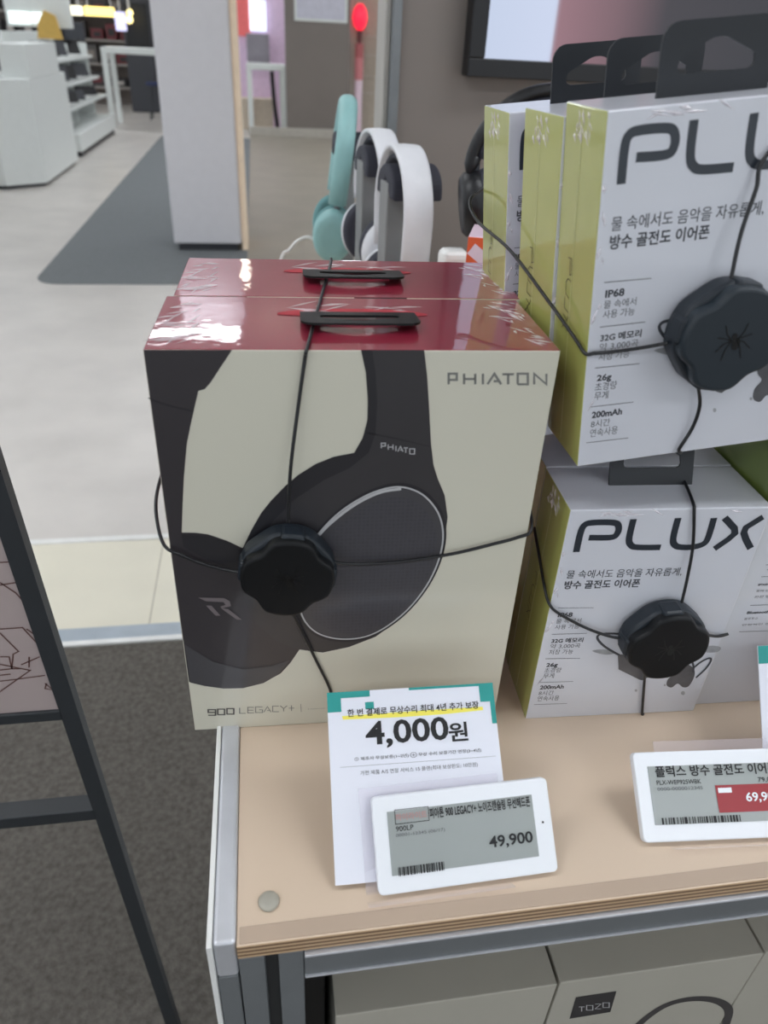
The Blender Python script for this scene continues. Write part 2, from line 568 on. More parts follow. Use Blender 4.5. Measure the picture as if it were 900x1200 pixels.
def hangtab(w, h, parent, at, pitch, mname=m_tab, curl=0.0, euro=True):
    """flat plastic hanger with a sloped hanging hole; hinge along local x at z=0"""
    th = 0.0011
    rc = min(.0075, h * .28)
    out = [(-w / 2, 0), (w / 2, 0)] + [(w / 2 - rc + rc * math.cos(t_), h - rc + rc * math.sin(t_)) for t_ in [PI / 2 * k / 6 for k in range(7)]] \
        + [(-w / 2 + rc - rc * math.sin(t_), h - rc + rc * math.cos(t_)) for t_ in [PI / 2 * k / 6 for k in range(7)]]
    hw = w * 0.33
    hz0, hz1 = h * 0.30, h * 0.50
    half = [(hw - .002, hz0), (hw, hz0 + .0010), (hw + .0006, hz0 + .0026), (hw, hz1), (hw - .0022, hz1 + .0013), (.004, h * .735), (.0015, h * .755)]
    hole = half + [(-x, z) for x, z in half[::-1]]
    b = bmesh.new()
    vs = [b.verts.new((x, 0, z)) for x, z in out]
    hs = [b.verts.new((x, 0, z)) for x, z in hole]
    eo = [b.edges.new((vs[i], vs[(i + 1) % len(vs)])) for i in range(len(vs))]
    eh = [b.edges.new((hs[i], hs[(i + 1) % len(hs)])) for i in range(len(hs))]
    bmesh.ops.triangle_fill(b, edges=eo + eh, use_beauty=True)
    r = bmesh.ops.extrude_face_region(b, geom=list(b.faces))
    bmesh.ops.translate(b, verts=[g for g in r['geom'] if isinstance(g, bmesh.types.BMVert)], vec=(0, th, 0))
    bmesh.ops.recalc_face_normals(b, faces=list(b.faces))
    o = MB().bm(b, tf=MX.Translation(V(at)) @ MX.Rotation(pitch, 4, 'X')).build('hang_tab', mname, parent)
    return o

b = MB()
b.box((0, 0, 0), (PW, PD, PH), 0.0007, pick=lambda f: 1 if f.normal.z > 0.8 else (1 if f.normal.x < -0.8 or f.normal.x > 0.8 else 0))
b.build('carton', [m_cream, m_red], ph1)

F = lambda px: on_front(PM, px)
def PP(l): return [F(p) for p in l]
z1, z2, z3, z4 = 0.0002, 0.00035, 0.0005, 0.00065
art = MB()
# right half of the printed headphone: band, arm and cup housing
sil = [(423, 410), (428.6, 436), (431, 467), (430.5, 492), (425, 513), (415, 530.5), (391, 535), (370, 543.5), (350, 556), (334, 569.6), (318, 586),
       (306, 601), (294, 622), (284, 643), (281, 668), (286, 700), (300, 730), (325, 752), (351, 761), (378, 764.5), (409, 758), (440, 746), (461, 731),
       (480, 713), (495, 696), (506, 676), (514, 655), (521, 633), (524.5, 606), (521, 580), (513, 561), (508, 545), (505, 520), (503, 480), (500.5, 440), (497, 410)]
art.decal(PP(sil), FRONT, z1, 0)
# left half: band end and cup cropped by the box edge
left = [(168, 410), (272, 410), (260, 428), (247, 448), (240, 456), (232.5, 458), (229, 473), (224, 495), (219, 520), (215.5, 560), (214, 592), (213, 624),
        (228, 624), (244, 626), (266, 633.5), (286, 643), (300, 660), (351, 761), (340, 777), (329, 789), (309, 800), (285, 806), (262, 806.5), (240, 803.5), (221.5, 799)]
lp = PP(left)
lp = [(max(0.0004, u), v) for u, v in lp]
art.decal(lp, FRONT, z1 * 0.6, 1)
# darker rim of the band and arm
art.decal(PP([(423, 410), (428.6, 436), (431, 467), (430.5, 492), (425, 513), (415, 530.5), (391, 535), (370, 543.5), (350, 556), (334, 569.6), (306, 601), (290, 632),
              (300, 640), (320, 610), (345, 585), (380, 562), (410, 548), (432, 530), (440, 508), (442, 470), (440, 436), (436, 410)]), FRONT, z2, 2)
# parting line on the arm
art.strip(PP([(431, 507), (445, 510), (470, 515), (504, 523)]), 0.0004, FRONT, z2, 2)
# cup plate, ring and inner mesh disc
ring = [(470, 570), (495, 579), (513, 600), (519, 626), (514, 655), (500, 685), (478, 713), (452, 734), (427, 745.5), (399, 748), (374, 742), (358, 728), (350, 706), (350, 676), (358, 648), (374, 624), (394, 603), (418, 586), (444, 574)]
rp_ = sp2(PP(ring), 5, True)
cx = sum(p[0] for p in rp_) / len(rp_); cz = sum(p[1] for p in rp_) / len(rp_)
def shr(k, dx=0, dz=0): return [(cx + dx + (u - cx) * k, cz + dz + (v - cz) * k) for u, v in rp_]
art.decal(shr(1.045), FRONT, z2, 2)
art.decal(shr(0.985), FRONT, z3, 3)
art.decal(shr(0.90, 0.001, -0.001), FRONT, z3 + 0.00012, 6)
art.strip(rp_, 0.0010, FRONT, z4, 4, closed=True)
art.strip(sp2(PP([(352, 690), (356, 655), (374, 626), (396, 605), (420, 588), (446, 576), (470, 572)]), 5), 0.0017, FRONT, z4 + 0.0001, 4)
# left cup: shade of the opening, seam lines, small emblem
ld = [(213, 626), (244, 628), (266, 635), (284, 645), (287, 672), (262, 664), (236, 652), (215, 640)]
art.decal(PP(ld), FRONT, z2, 2)
art.decal(PP([(217, 755), (250, 775), (285, 784), (318, 780), (340, 773), (326, 790), (309, 800), (285, 806), (262, 806.5), (240, 803.5), (223, 799.5)]), FRONT, z2, 3)
art.strip(PP([(174, 466), (190, 473), (209, 478), (227, 482)]), 0.0006, FRONT, z2, 2)
for pl in ([(232, 513), (330, 515), (352, 527), (356, 545), (322, 554), (316, 547), (335, 540), (328, 530), (262, 527)], [(318, 553), (345, 556), (398, 597), (378, 596)], [(262, 543), (282, 543), (316, 581), (298, 581)]):
    art.decal(PP([(160 + x / 3.214, 540 + y / 3.214) for x, y in pl]), FRONT, z3, 5)
mesh_ink = bpy.data.materials.new('printed mesh ink')
mesh_ink.use_nodes = True
nt = mesh_ink.node_tree
tc = nt.nodes.new('ShaderNodeTexCoord'); vo = nt.nodes.new('ShaderNodeTexVoronoi'); rp = nt.nodes.new('ShaderNodeValToRGB')
vo.inputs['Scale'].default_value = 420; vo.inputs['Randomness'].default_value = 0.15
for e, (pz, c) in zip(rp.color_ramp.elements, ((0.25, (58, 57, 62)), (0.6, (66, 65, 71)))):
    e.position = pz; e.color = [lin(k) for k in c] + [1]
nt.links.new(tc.outputs['Object'], vo.inputs['Vector']); nt.links.new(vo.outputs['Distance'], rp.inputs[0])
bs = nt.nodes['Principled BSDF']
nt.links.new(rp.outputs[0], bs.inputs['Base Color']); bs.inputs['Roughness'].default_value = 0.4
bs.inputs['Coat Weight'].default_value = 0.7; bs.inputs['Coat Roughness'].default_value = 0.1
art.build('printed_artwork', [m_ink, m_inkbr, m_inkdk, m_inkmid, m_silver, m_faint, mesh_ink], ph1)

GLY = {'P': [[(0, 0), (0, 1), (.95, 1), (.95, .42), (.05, .42)]], 'H': [[(0, 0), (0, 1)], [(1, 0), (1, 1)], [(0, .5), (1, .5)]], 'I': [[(.5, 0), (.5, 1)]],
       'A': [[(0, 0), (.5, 1), (1, 0)], [(.45, .3), (.8, .3)]], 'T': [[(0, .95), (1, .95)], [(.5, .95), (.5, 0)]], 'O': [[(0, 0), (0, 1), (1, 1), (1, 0), (0, 0)]],
       'N': [[(0, 0), (0, 1), (1, 0), (1, 1)]], 'C': [[(1, 1), (0, 1), (0, 0), (1, 0)]], '9': [[(1, .5), (0, .5), (0, 1), (1, 1), (1, 0), (0, 0)]], '0': [[(0, 0), (0, 1), (1, 1), (1, 0), (0, 0)]], 'L': [[(0, 1), (0, 0), (1, 0)]], 'E': [[(1, 1), (0, 1), (0, 0), (1, 0)], [(0, .5), (.9, .5)]], 'G': [[(1, 1), (0, 1), (0, 0), (1, 0), (1, .5), (.5, .5)]], 'Y': [[(0, 1), (.5, .5), (1, 1)], [(.5, .5), (.5, 0)]], '+': [[(0, .5), (1, .5)], [(.5, 0), (.5, 1)]], 'Z': [[(0, 1), (1, 1), (0, 0), (1, 0)]]}
def logo(mb, spans, y0, y1, fmap, fr, lift, mi, wid):
    for ch, (xa, xb) in spans:
        for st in GLY[ch]:
            mb.strip([fmap((xa + (xb - xa) * a, y0(xa) + (y1(xa) - y0(xa)) * bb)) for a, bb in st], wid, fr, lift, mi)
lg = MB()
S6 = lambda x: 400 + x / 3.214
logo(lg, [(c, (S6(a), S6(e))) for c, (a, e) in zip('PHIATON', ((404, 436), (462, 504), (528, 538), (550, 602), (606, 650), (664, 702), (726, 772)))],
     lambda x: 450.2, lambda x: 437.8, F, FRONT, z1, 0, 0.0012)
logo(lg, [(c, (S6(a), S6(e))) for c, (a, e) in zip('PHIATO', ((150, 166), (176, 194), (203, 207), (212, 232), (234, 250), (257, 275)))],
     lambda x: 524.5 + (x - 446) * .2, lambda x: 518.5 + (x - 446) * .2, F, FRONT, z4, 1, 0.0006)
X5 = lambda x: 220 + x / 5
logo(lg, [(c, (X5(a), X5(e))) for c, (a, e) in zip('900', ((120, 163), (176, 216), (230, 270)))], lambda x: 838 - (x - 243) * .06, lambda x: 831.5 - (x - 243) * .06, F, FRONT, z1, 2, 0.0010)
logo(lg, [(c, (X5(a), X5(e))) for c, (a, e) in zip('LEGACY+', ((304, 340), (352, 388), (398, 438), (446, 488), (498, 534), (542, 582), (592, 624)))], lambda x: 835.8 - (x - 280) * .05, lambda x: 829.2 - (x - 280) * .05, F, FRONT, z1, 0, 0.0006)
lg.strip(PP([(353, 834), (352.5, 825)]), 0.0004, FRONT, z1, 0)
u0, v0 = F((361, 831.5)); u1, v1 = F((400, 828))
lg.text('Hybrid Noise', (u0, v0, u1, v1), FRONT, z1, 0, 0.0)
lg.build('printed_logo', [m_greyink, m_lightink, mat('dark taupe ink', (92, 88, 84), 0.45)], ph1)
# slot and folded hanger on the red lid
sl = MB()
TOPF = lambda u, v, l=0.0: V((u, v, PH + l))
tp = hit((414, 369), PM @ MX.Translation((0, 0, PH)), 2)
ell = [(tp.x + 0.0405 * math.cos(a), tp.y + (0.0095 if math.sin(a) > 0 else 0.004) * math.sin(a)) for a in [2 * PI * k / 40 for k in range(40)]]
sl.decal(ell, TOPF, 0.0003, 0)
sl.build('lid_slot', m_redslot, ph1)
tp = hit((419, 371), PM @ MX.Translation((0, 0, PH)), 2)
hangtab(0.061, 0.027, ph1, (tp.x, tp.y, PH + 0.0014), math.radians(84), m_foldtab)

m_crease = mat('clear wrap crease', (240, 232, 236), 0.12, alpha=0.42, spec=0.8)
def creases(parent, fr, regions, seed, lift=0.0012):
    rnd = random.Random(seed)
    cb = MB()
    for (ua, va, ub, vb, n, ang, ln) in regions:
        for k in range(n):
            u, v = rnd.uniform(ua, ub), rnd.uniform(va, vb)
            a = math.radians(ang + rnd.uniform(-38, 38))
            l_ = ln * rnd.uniform(.4, 1.2)
            du, dv = math.cos(a) * l_ / 2, math.sin(a) * l_ / 2
            wd = rnd.uniform(.0004, .0011)
            pu, pv = -math.sin(a) * wd, math.cos(a) * wd
            p = [fr(u - du, v - dv, .0003), fr(u + pu, v + pv, .0003), fr(u + du, v + dv, .0003), fr(u - pu, v - pv, .0003), fr(u, v, lift * rnd.uniform(.5, 1))]
            cb.add(p, [(0, 3, 4), (3, 2, 4), (2, 1, 4), (1, 0, 4)])
    o = cb.build('wrap_creases', m_crease, parent)
    o['kind'] = 'stuff'
    return o
creases(ph1, TOPF, ((.004, .006, .020, .070, 26, 40, .016), (PW - .022, .004, PW - .004, .078, 26, 130, .012), (.07, .055, .14, .070, 10, 0, .02)), 4)
ph2 = copy_tree(ph1)
MO = local(ph1)
ph2.location = MO @ V((0.0035, PD + 0.0006, 0))
ph2.rotation_euler = (0, 0, -0.030)
ph2['label'] = 'cream and red headphone box directly behind its twin, only its red lid showing'

# ------------------------------------------------------------------ white and lime earphone boxes
QW, QD, QH = 0.11996, 0.0476, 0.16758
q1 = thing('earphone_box', 'white and lime earphone box standing on the table under the leaning stack, front one', 'box', (0.16277, 0.32286, T), (0, 0, math.radians(-2.7514)), 'white and lime earphone boxes')
qu = thing('earphone_box', 'upper white and lime earphone box with security pod, tilted, front of three', 'box', (0.16117, 0.32261, 1.2 - 0.18652),
           (math.radians(0.026), math.radians(-6.778), math.radians(-0.129)), 'white and lime earphone boxes')
QM, UM = local(q1), local(qu)
b = MB()
b.box((0, 0, 0), (QW, QD, QH), 0.0007, pick=lambda f: 1 if abs(f.normal.x) > 0.5 else 0)
b.build('carton', [m_plux, m_lime], q1)
FQ = lambda px: on_front(QM, px)
FU = lambda px: on_front(UM, px)
C1 = lambda x, y: (590 + x / 2.903, 520 + y / 2.903)
lg = MB()
for path in ([(247, 368), (262, 302), (276, 276), (304, 268), (374, 268), (391, 280), (387, 304), (366, 318), (290, 319)],
             [(442, 256), (427, 322), (434, 345), (458, 352), (534, 352)],
             [(594, 252), (577, 322), (585, 346), (612, 352), (648, 350), (680, 340), (696, 318), (716, 252)]):
    lg.strip(sp2([FQ(C1(*p)) for p in path], 5), 0.0040, FRONT, z1, 0)
for path in ([(849, 606.5), (860.5, 619), (861, 625), (853, 632), (837, 643)], [(894, 605.6), (874, 618), (871.5, 624), (874, 632), (879.5, 642.5)]):
    lg.strip([FQ(p) for p in path], 0.0041, FRONT, z1, 0)
lg.build('printed_logo', m_logo, q1)
tx = MB()
def ut(body, lb, rt, mi=0, bold=0.0, hp=None):
    a, c = FU(lb), FU(rt)
    if not hp:
        hp = 9.2 if mi == 0 else 9.4
    c = (c[0], FU((lb[0], lb[1] - hp))[1])
    tx.text(body, (a[0], a[1], c[0], c[1]), FRONT, z1, mi, bold)
ut('물 속에서도 음악을 자유롭게,', (715.5, 272), (896.5, 238.5), 0, 0.002, 17.5)
ut('방수 골전도 이어폰', (713.5, 293), (832, 267), 0, 0.022, 17)
for a, c in (((708, 331), (763, 326)), ((702.8, 383.2), (756, 377.2)), ((697, 431.2), (749, 426)), ((692, 476.8), (742, 471)), ((687, 518.8), (736, 513))):
    tx.strip([FU(a), FU(c)], 0.0004, FRONT, z1, 1)
for args in (('IP68', (708.8, 349.2), (732, 339), 0, .03), ('물 속에서', (707, 362), (746, 349), 1), ('사용 가능', (706, 373.5), (744, 361), 1),
             ('32G 메모리', (703, 400.8), (752, 387), 0, .025), ('약 3,000곡', (702, 412), (748, 400), 1), ('저장 가능', (701, 423), (738, 411), 1),
             ('26g', (698.8, 449.0), (716.8, 438), 0, .03, 9.6), ('초경량', (696.8, 458.5), (723, 447), 1), ('무게', (696, 469), (713, 458), 1),
             ('200mAh', (693, 490.2), (729, 481), 0, .03, 7.6), ('8시간', (692, 501.5), (715, 491), 1, 0, 8.6), ('연속사용', (690.8, 512.5), (724, 501), 1)):
    ut(*args)
tx.build('printed_text', [m_text, m_textlt], q1)
ar = MB()
C2 = lambda x, y: FQ((690 + x / 5.625, 680 + y / 5.625))
ar.strip(sp2([C2(*p) for p in [(210, 352), (110, 350), (62, 362), (60, 390), (100, 432), (160, 470), (215, 500)]], 5), 0.0016, FRONT, z1, 0)
ar.decal([C2(*p) for p in [(190, 495), (215, 485), (300, 520), (420, 560), (440, 600), (385, 640), (350, 657), (330, 652), (195, 585)]], FRONT, z2, 1)
ar.decal(sp2([C2(*p) for p in [(600, 520), (640, 545), (690, 580), (695, 630), (660, 695), (620, 704), (585, 680), (545, 706), (512, 690), (522, 650), (560, 618), (540, 585), (560, 540)]], 4, True), FRONT, z1, 1)
ar.strip(sp2([C2(*p) for p in [(640, 515), (672, 525), (688, 560), (686, 605)]], 4), 0.0014, FRONT, z2, 0)
ar.strip(sp2([C2(*p) for p in [(690, 575), (740, 535), (790, 512), (804, 526), (770, 580), (705, 640)]], 4), 0.0014, FRONT, z2, 0)
ar.decal(sp2([C2(*p) for p in [(720, 455), (800, 430), (868, 440), (850, 470), (780, 475)]], 3, True), FRONT, z1, 2)
ar.decal(sp2([C2(*p) for p in [(20, 465), (100, 455), (185, 475), (110, 490)]], 3, True), FRONT, z1 * .6, 2)
for (x, y, r) in ((310, 725, 9), (620, 742, 14), (500, 690, 7), (405, 600, 8)):
    ar.decal([C2(x + r * math.cos(a), y + r * math.sin(a)) for a in [2 * PI * k / 8 for k in range(8)]], FRONT, z1, 2)
ar.build('printed_artwork', [m_text, mat('earphone print grey', (88, 88, 92), 0.4, coat=.6, var=.2, vscale=90), mat('pale splash print', (160, 162, 166), 0.4, coat=.6, var=.15, vscale=200)], q1)
sd = MB()
def FL(px):
    p_ = hit(px, UM, 0)
    return (p_.y, p_.z)
for path in ([(365, 215), (400, 235), (403, 420), (380, 420), (385, 250)], [(395, 500), (360, 465), (338, 500), (332, 640), (372, 700)], [(325, 670), (315, 800), (360, 860)],
             [(305, 880), (345, 960), (360, 900)], [(290, 1030), (345, 940)], [(312, 960), (345, 1080)]):
    sd.strip([FL((630 + x / 10, 280 + y / 10)) for x, y in path], 0.0006, LEFT, z1, 0)
# glued seam of the clear wrap down the side
sd.strip([(0.026, 0.004), (0.026, QH - 0.004)], 0.0005, LEFT, z1, 1)
sd.build('side_print', [mat('olive script ink', (92, 90, 52), 0.5), mat('wrap seam', (206, 210, 150), 0.3)], q1)
creases(q1, LEFT, ((.014, QH - .014, .036, QH - .003, 26, 70, .006),), 9)
creases(q1, FRONT, ((.001, .03, .006, QH - .02, 8, 90, .008), (.02, QH - .004, .1, QH - .0015, 8, 0, .012)), 12)
hangtab(0.0515, 0.034, q1, (0.0575, 0.026, QH), math.radians(-22))

# the tilted upper box carries its own straight hanger
for ch in list(q1.children):
    if not ch.name.startswith('hang_tab'):
        c = ch.copy(); COL.objects.link(c); c.parent = qu
hangtab(0.0515, 0.028, qu, (0.0575, 0.024, QH), 0)

def place(src, loc, rot, label):
    c = copy_tree(src)
    c.location, c.rotation_euler = loc, rot
    c['label'] = label
    return c
rq = q1.rotation_euler.copy()
for k, lab in ((1, 'white and lime earphone box on the table, second in its row, behind the front one'), (2, 'white and lime earphone box on the table, rearmost of its row')):
    place(q1, QM @ V((0.0005 * k, (QD + 0.0014) * k, 0)), rq, lab)
u2 = place(qu, UM @ V((-0.0026, QD + 0.0008, -0.006)), (0.0, math.radians(-6.3), math.radians(4.2)), 'upper white and lime earphone box in the middle of the tilted three')
u3 = place(qu, UM @ V((-0.0112, 2 * QD + 0.0110, -0.0085)), (0.0, math.radians(-6.3), math.radians(1.0)), 'rearmost upper white and lime earphone box, shifted left of the tilted three')

# taller green sided box to the right
g = thing('gadget_box', 'taller green sided box at the right edge, partly behind the front earphone box', 'box', (0.2855, 0.3225, T), (0, 0, math.radians(-2.0)))
GM = local(g)
b = MB()
b.box((0, 0, 0), (0.13, 0.07, 0.235), 0.0007, pick=lambda f: 1 if abs(f.normal.x) > 0.5 else 0)
b.build('carton', [m_plux, mat('green printed card', (112, 128, 66), 0.4, coat=0.8, croughness=0.08, var=.06)], g)
tx = MB()
FG = lambda px: on_front(GM, px)
def gt(body, lb, rt, mi=0, bold=0.0):
    a, c = FG(lb), FG(rt)
    tx.text(body, (a[0], a[1], c[0], c[1]), FRONT, z1, mi, bold)
G4 = lambda x, y: (800 + x / 4.62, 600 + y / 4.62)
gt('IPX8 방수', G4(405, 400), G4(520, 382), 0, .03); gt('물에 강한 구조', G4(395, 432), G4(540, 415), 1); gt('완전 방수', G4(385, 466), G4(500, 448), 1)
gt('Bluetooth', G4(345, 552), G4(470, 532), 0, .03); gt('블루투스', G4(330, 584), G4(410, 568), 1); gt('안정적인 연결', G4(318, 616), G4(500, 598), 1)
for a, c in (((425, 350), (520, 345)), ((365, 505), (500, 500)), ((305, 648), (470, 642)), ((450, 285), (540, 281)), ((455, 312), (540, 308))):
    tx.strip([FG(G4(*a)), FG(G4(*c))], 0.0004, FRONT, z1, 1)
tx.build('printed_text', [m_text, m_textlt], g)

# ------------------------------------------------------------------ security pods with cables
def podshape(r, scoop):
    """round outline with four lobes on the axes and a shallow scoop on each diagonal"""
    out = []
    N = 120
    for k in range(N):
        a = 2 * PI * k / N
        d = abs((math.degrees(a) + 45) % 90 - 45)
        q = min(1, max(0, (d - 19) / 26))
        q = q * q * (3 - 2 * q)
        rr = r * (1 - scoop * q)
        out.append((rr * math.cos(a), rr * math.sin(a)))
    return out

def security_pod(label, M, ctr, rot, cables, capm, word=False):
    """M: frame of the box face; ctr: (u,v) on it; cables: lists of world points"""
    t = thing('security_tag', label, 'security tag', M @ V((ctr[0], -0.0015, ctr[1])), group='security pods wired round the boxes')
    Rm = M.to_3x3() @ MX.Rotation(PI / 2, 3, 'X')
    Rm = Rm @ MX.Rotation(rot, 3, 'Z')
    t.rotation_euler = Rm.to_euler()
    I = local(t).inverted()
    MB().prism(podshape(0.0260, 0.045), 0.0, 0.0125, bev=0.0025, seg=3, bevlow=True, smooth=False).build('pod_body', m_pod, t)
    MB().prism(podshape(0.0252, 0.135), 0.0122, 0.0185, bev=0.002, seg=3).build('pod_cap', capm, t)
    for k in range(4):
        MB().box((-0.0065, 0.0225, 0.003), (0.0065, 0.0266, 0.0150), 0.002, tf=MX.Rotation(k * PI / 2, 4, 'Z'), seg=2).build('cable_guide', m_pod, t)
    e = MB()
    fr = lambda u, v, l=0: V((u, v, 0.0185 + l))
    ca, sa = math.cos(-rot), math.sin(-rot)
    rt = lambda x, y: (x * ca - y * sa, x * sa + y * ca)
    e.decal([rt(0.0022 * math.cos(a) + .001, 0.0032 * math.sin(a) - .001) for a in [2 * PI * k / 16 for k in range(16)]], fr, 0.0002)
    e.decal([rt(0.0014 * math.cos(a) - .0002, 0.0015 * math.sin(a) + .0028) for a in [2 * PI * k / 12 for k in range(12)]], fr, 0.00025)
    for s_ in (-1, 1):
        for (x1, y1, x2, y2) in ((.004, .004, .0055, .0085), (.005, .0022, .0085, .003), (.005, -.0005, .0085, -.004), (.0035, -.003, .005, -.0085)):
            e.strip([rt(0.0012 * s_, 0.0008), rt(x1 * s_, y1), rt(x2 * s_, y2)], 0.0006, fr, 0.0002)
    e.build('spider_emblem', m_emblem, t)
    for pts in cables:
        MB().tube([I @ V(p) for p in pts], 0.00095, 8, res=8).build('cable', m_cable, t)
    return t

def face_pt(M, px, off):
    """a point `off` in front of the box face, seen at px"""
    Mo = M @ MX.Translation((0, -off, 0))
    p_ = hit(px, Mo, 1)
    return Mo @ p_

# on the front headphone carton
L3 = lambda x, y, z: PM @ V((x, y, z))
ctr = F((337, 655))
xw = (PM.inverted() @ at_z((388.5, 306.5), T + PH)).x
topw = [L3(xw - .003, 2 * PD + .0050, PH - .06), L3(xw - .0005, 2 * PD + .0034, PH - .012), L3(xw, 2 * PD + .0018, PH + .0002)]
e0, e1 = at_z((386.5, 313), T + PH + .0012), at_z((360.5, 406), T + PH + .0012)
topw += [e0, e0.lerp(e1, 0.5) + V((0, 0, .0006)), e1, face_pt(PM, (357.5, 420), .0015), face_pt(PM, (349, 480), .004), face_pt(PM, (340.5, 550), .008), face_pt(PM, (337.5, 612), .010)]
vl = F((207, 646))[1]; vr = F((613, 626))[1]
leftw = [face_pt(PM, (286, 672), .008), face_pt(PM, (262, 667), .004), face_pt(PM, (236, 660), .002), face_pt(PM, (212, 650), .003),
         L3(-0.0020, -.001, vl + .004), L3(-0.0058, .006, vl + .013), L3(-0.0068, .016, vl + .024), L3(-0.0050, .036, vl + .031), L3(-0.003, .070, vl + .034), L3(-0.002, .130, vl + .036)]
rightw = [face_pt(PM, (390, 659), .008), face_pt(PM, (420, 661), .004), face_pt(PM, (470, 658), .003), face_pt(PM, (530, 649), .003), face_pt(PM, (580, 637), .003), face_pt(PM, (606, 630), .003),
          L3(PW + .0012, -.0012, vr + .003), L3(PW + .0022, .008, vr + .011), L3(PW + .0018, .03, vr + .022), L3(PW + .0018, .09, vr + .03), L3(PW + .0018, .16, vr + .03)]
botw = [face_pt(PM, (341, 714), .008), face_pt(PM, (352, 737), .003), face_pt(PM, (371, 775), .0015), face_pt(PM, (388, 812), .0015), L3(0.089, -.0015, .004)]
security_pod('black security pod with spider emblem wired across the cream headphone box', PM, ctr, math.radians(-8), [topw, leftw, rightw, botw], m_podcap)

# on the tilted upper earphone box
LU = lambda x, y, z: UM @ V((x, y, z))
ctr = FU((834, 384))
topw = [LU(0.104, 0.012, QH + .0015), LU(0.104, 0.001, QH + .0015), face_pt(UM, (900, 180), .002), face_pt(UM, (886, 222), .004), face_pt(UM, (868, 275), .007), face_pt(UM, (857, 326), .010)]
vl = FU((686, 413))[1]
leftw = [face_pt(UM, (782, 402), .008), face_pt(UM, (755, 407), .005), face_pt(UM, (720, 412), .003), face_pt(UM, (697, 414), .0025), LU(-.0014, -.0012, vl), LU(-.0028, .010, vl + .004), LU(-.0060, .04, vl + .013),
         LU(-.0125, .09, vl + .028), LU(-.0205, .130, vl + .036), LU(-.0195, .152, vl + .045), LU(0.0, .165, vl + .051)]
botw = [face_pt(UM, (818, 452), .007), face_pt(UM, (820, 475), .004), face_pt(UM, (812, 500), .003), face_pt(UM, (796, 526), .002), LU(0.0595, .004, -.0015), LU(0.058, .03, -.0015)]
rightw = [LU(0.1065, -.008, .077), LU(0.113, -.004, .079), LU(QW + .0012, -.0012, .081), LU(QW + .0015, .02, .083), LU(QW + .0015, .045, .084)]
security_pod('slate security pod wired across the tilted upper earphone box', UM, ctr, math.radians(-14), [topw, leftw, botw, rightw], m_podcap2)

# on the lower earphone box
LQ = lambda x, y, z: QM @ V((x, y, z))
ctr = FQ((769, 736))
topw = [LQ(0.0800, 0.036, QH + .0015), at_z((803, 566), T + QH + .0015), at_z((812.5, 590), T + QH + .0013), face_pt(QM, (813.5, 600), .0012), face_pt(QM, (812, 640), .003), face_pt(QM, (806, 675), .006), face_pt(QM, (799, 706), .009)]
vl = FQ((643, 709))[1]
leftw = [face_pt(QM, (733, 749), .008), face_pt(QM, (712, 745), .005), face_pt(QM, (685, 735), .003), face_pt(QM, (655, 719), .0025), LQ(-.0012, -.0012, vl + .002), LQ(-.0025, .008, vl + .008), LQ(-.0025, .025, vl + .018), LQ(-.0015, .045, vl + .026)]
rightw = [face_pt(QM, (823, 742), .008), face_pt(QM, (834, 745), .004), face_pt(QM, (843, 745.5), .002), face_pt(QM, (853, 743), .0011)]
botw = [face_pt(QM, (756, 787), .007), face_pt(QM, (755, 800), .003), face_pt(QM, (752.5, 836), .0013), LQ(0.0825, -.0012, .0012)]
security_pod('black security pod wired across the lower front earphone box', QM, ctr, math.radians(4), [topw, leftw, rightw, botw], m_podcap)

# ------------------------------------------------------------------ offer card and shelf labels
def leaning(name, label, cat, x, y, yaw, tilt, group=None, z=T + 0.004):
    return thing(name, label, cat, (x, y, z), (tilt, 0, yaw), group)

cd = leaning('offer_card', 'white offer card with teal corners and big black price behind the left shelf label', 'card', 0.02441, 0.22010, -0.02267, -0.8933)
CM = local(cd)
CW, CH = 0.09733, 0.09967
MB().box((0, 0, 0), (CW, 0.0008, CH)).build('card_sheet', m_paper, cd)
FC = lambda px: on_front(CM, px)
tx = MB()
Z2 = lambda x, y: (370 + x / 3.913, 780 + y / 3.913)
def ct(body, lb, rt, mi=0, bold=0.0, hp=None):
    a, c = FC(Z2(*lb)), FC(Z2(*rt))
    if hp:
        c = (c[0], FC(Z2(lb[0], lb[1] - hp))[1])
    tx.text(body, (a[0], a[1], c[0], c[1]), FRONT, 0.0003, mi, bold)
hl = [FC(Z2(*p)) for p in ((120, 232), (400, 212), (765, 188), (768, 204), (600, 222), (400, 236), (125, 248))]
tx.decal(hl, FRONT, 0.00015, 2)
ct('한 번 결제로 무상수리 최대 4년 추가 보장', (146, 237), (745, 165), 0, 0.015, 36)
ct('4,000', (232, 385), (604, 243), 0, 0.022, 128)
ct('원', (612, 350), (692, 256), 0, 0.02, 88)
ct('ⓘ 제조사 무상보증(1~2년) ⊕ 무상 수리 보증기간 연장(3~4년)', (178, 442), (758, 383), 3, 0.01, 25)
tx.strip([FC(Z2(112, 467)), FC(Z2(825, 415))], 0.0002, FRONT, 0.0003, 4)
ct('가전 제품 A/S 연장 서비스 15 플랜(최대 보상한도: 10만원)', (205, 507), (742, 452), 3, 0.0, 24)
u, v = 0.0, CH
for (a, c) in (((0, CH - .0035), (.0245, CH)), ((0, CH - .011), (.0078, CH - .0035)), ((.0215, CH - .0105), (.0265, CH - .0065))):
    tx.decal([(a[0], a[1]), (c[0], a[1]), (c[0], c[1]), (a[0], c[1])], FRONT, 0.0002, 1)
for (a, c) in (((CW - .0085, CH - .0105), (CW, CH)), ((CW - .0028, CH - .023), (CW, CH - .0105)), ((CW - .05, CH - .0014), (CW - .0085, CH))):
    tx.decal([(a[0], a[1]), (c[0], a[1]), (c[0], c[1]), (a[0], c[1])], FRONT, 0.0002, 1)
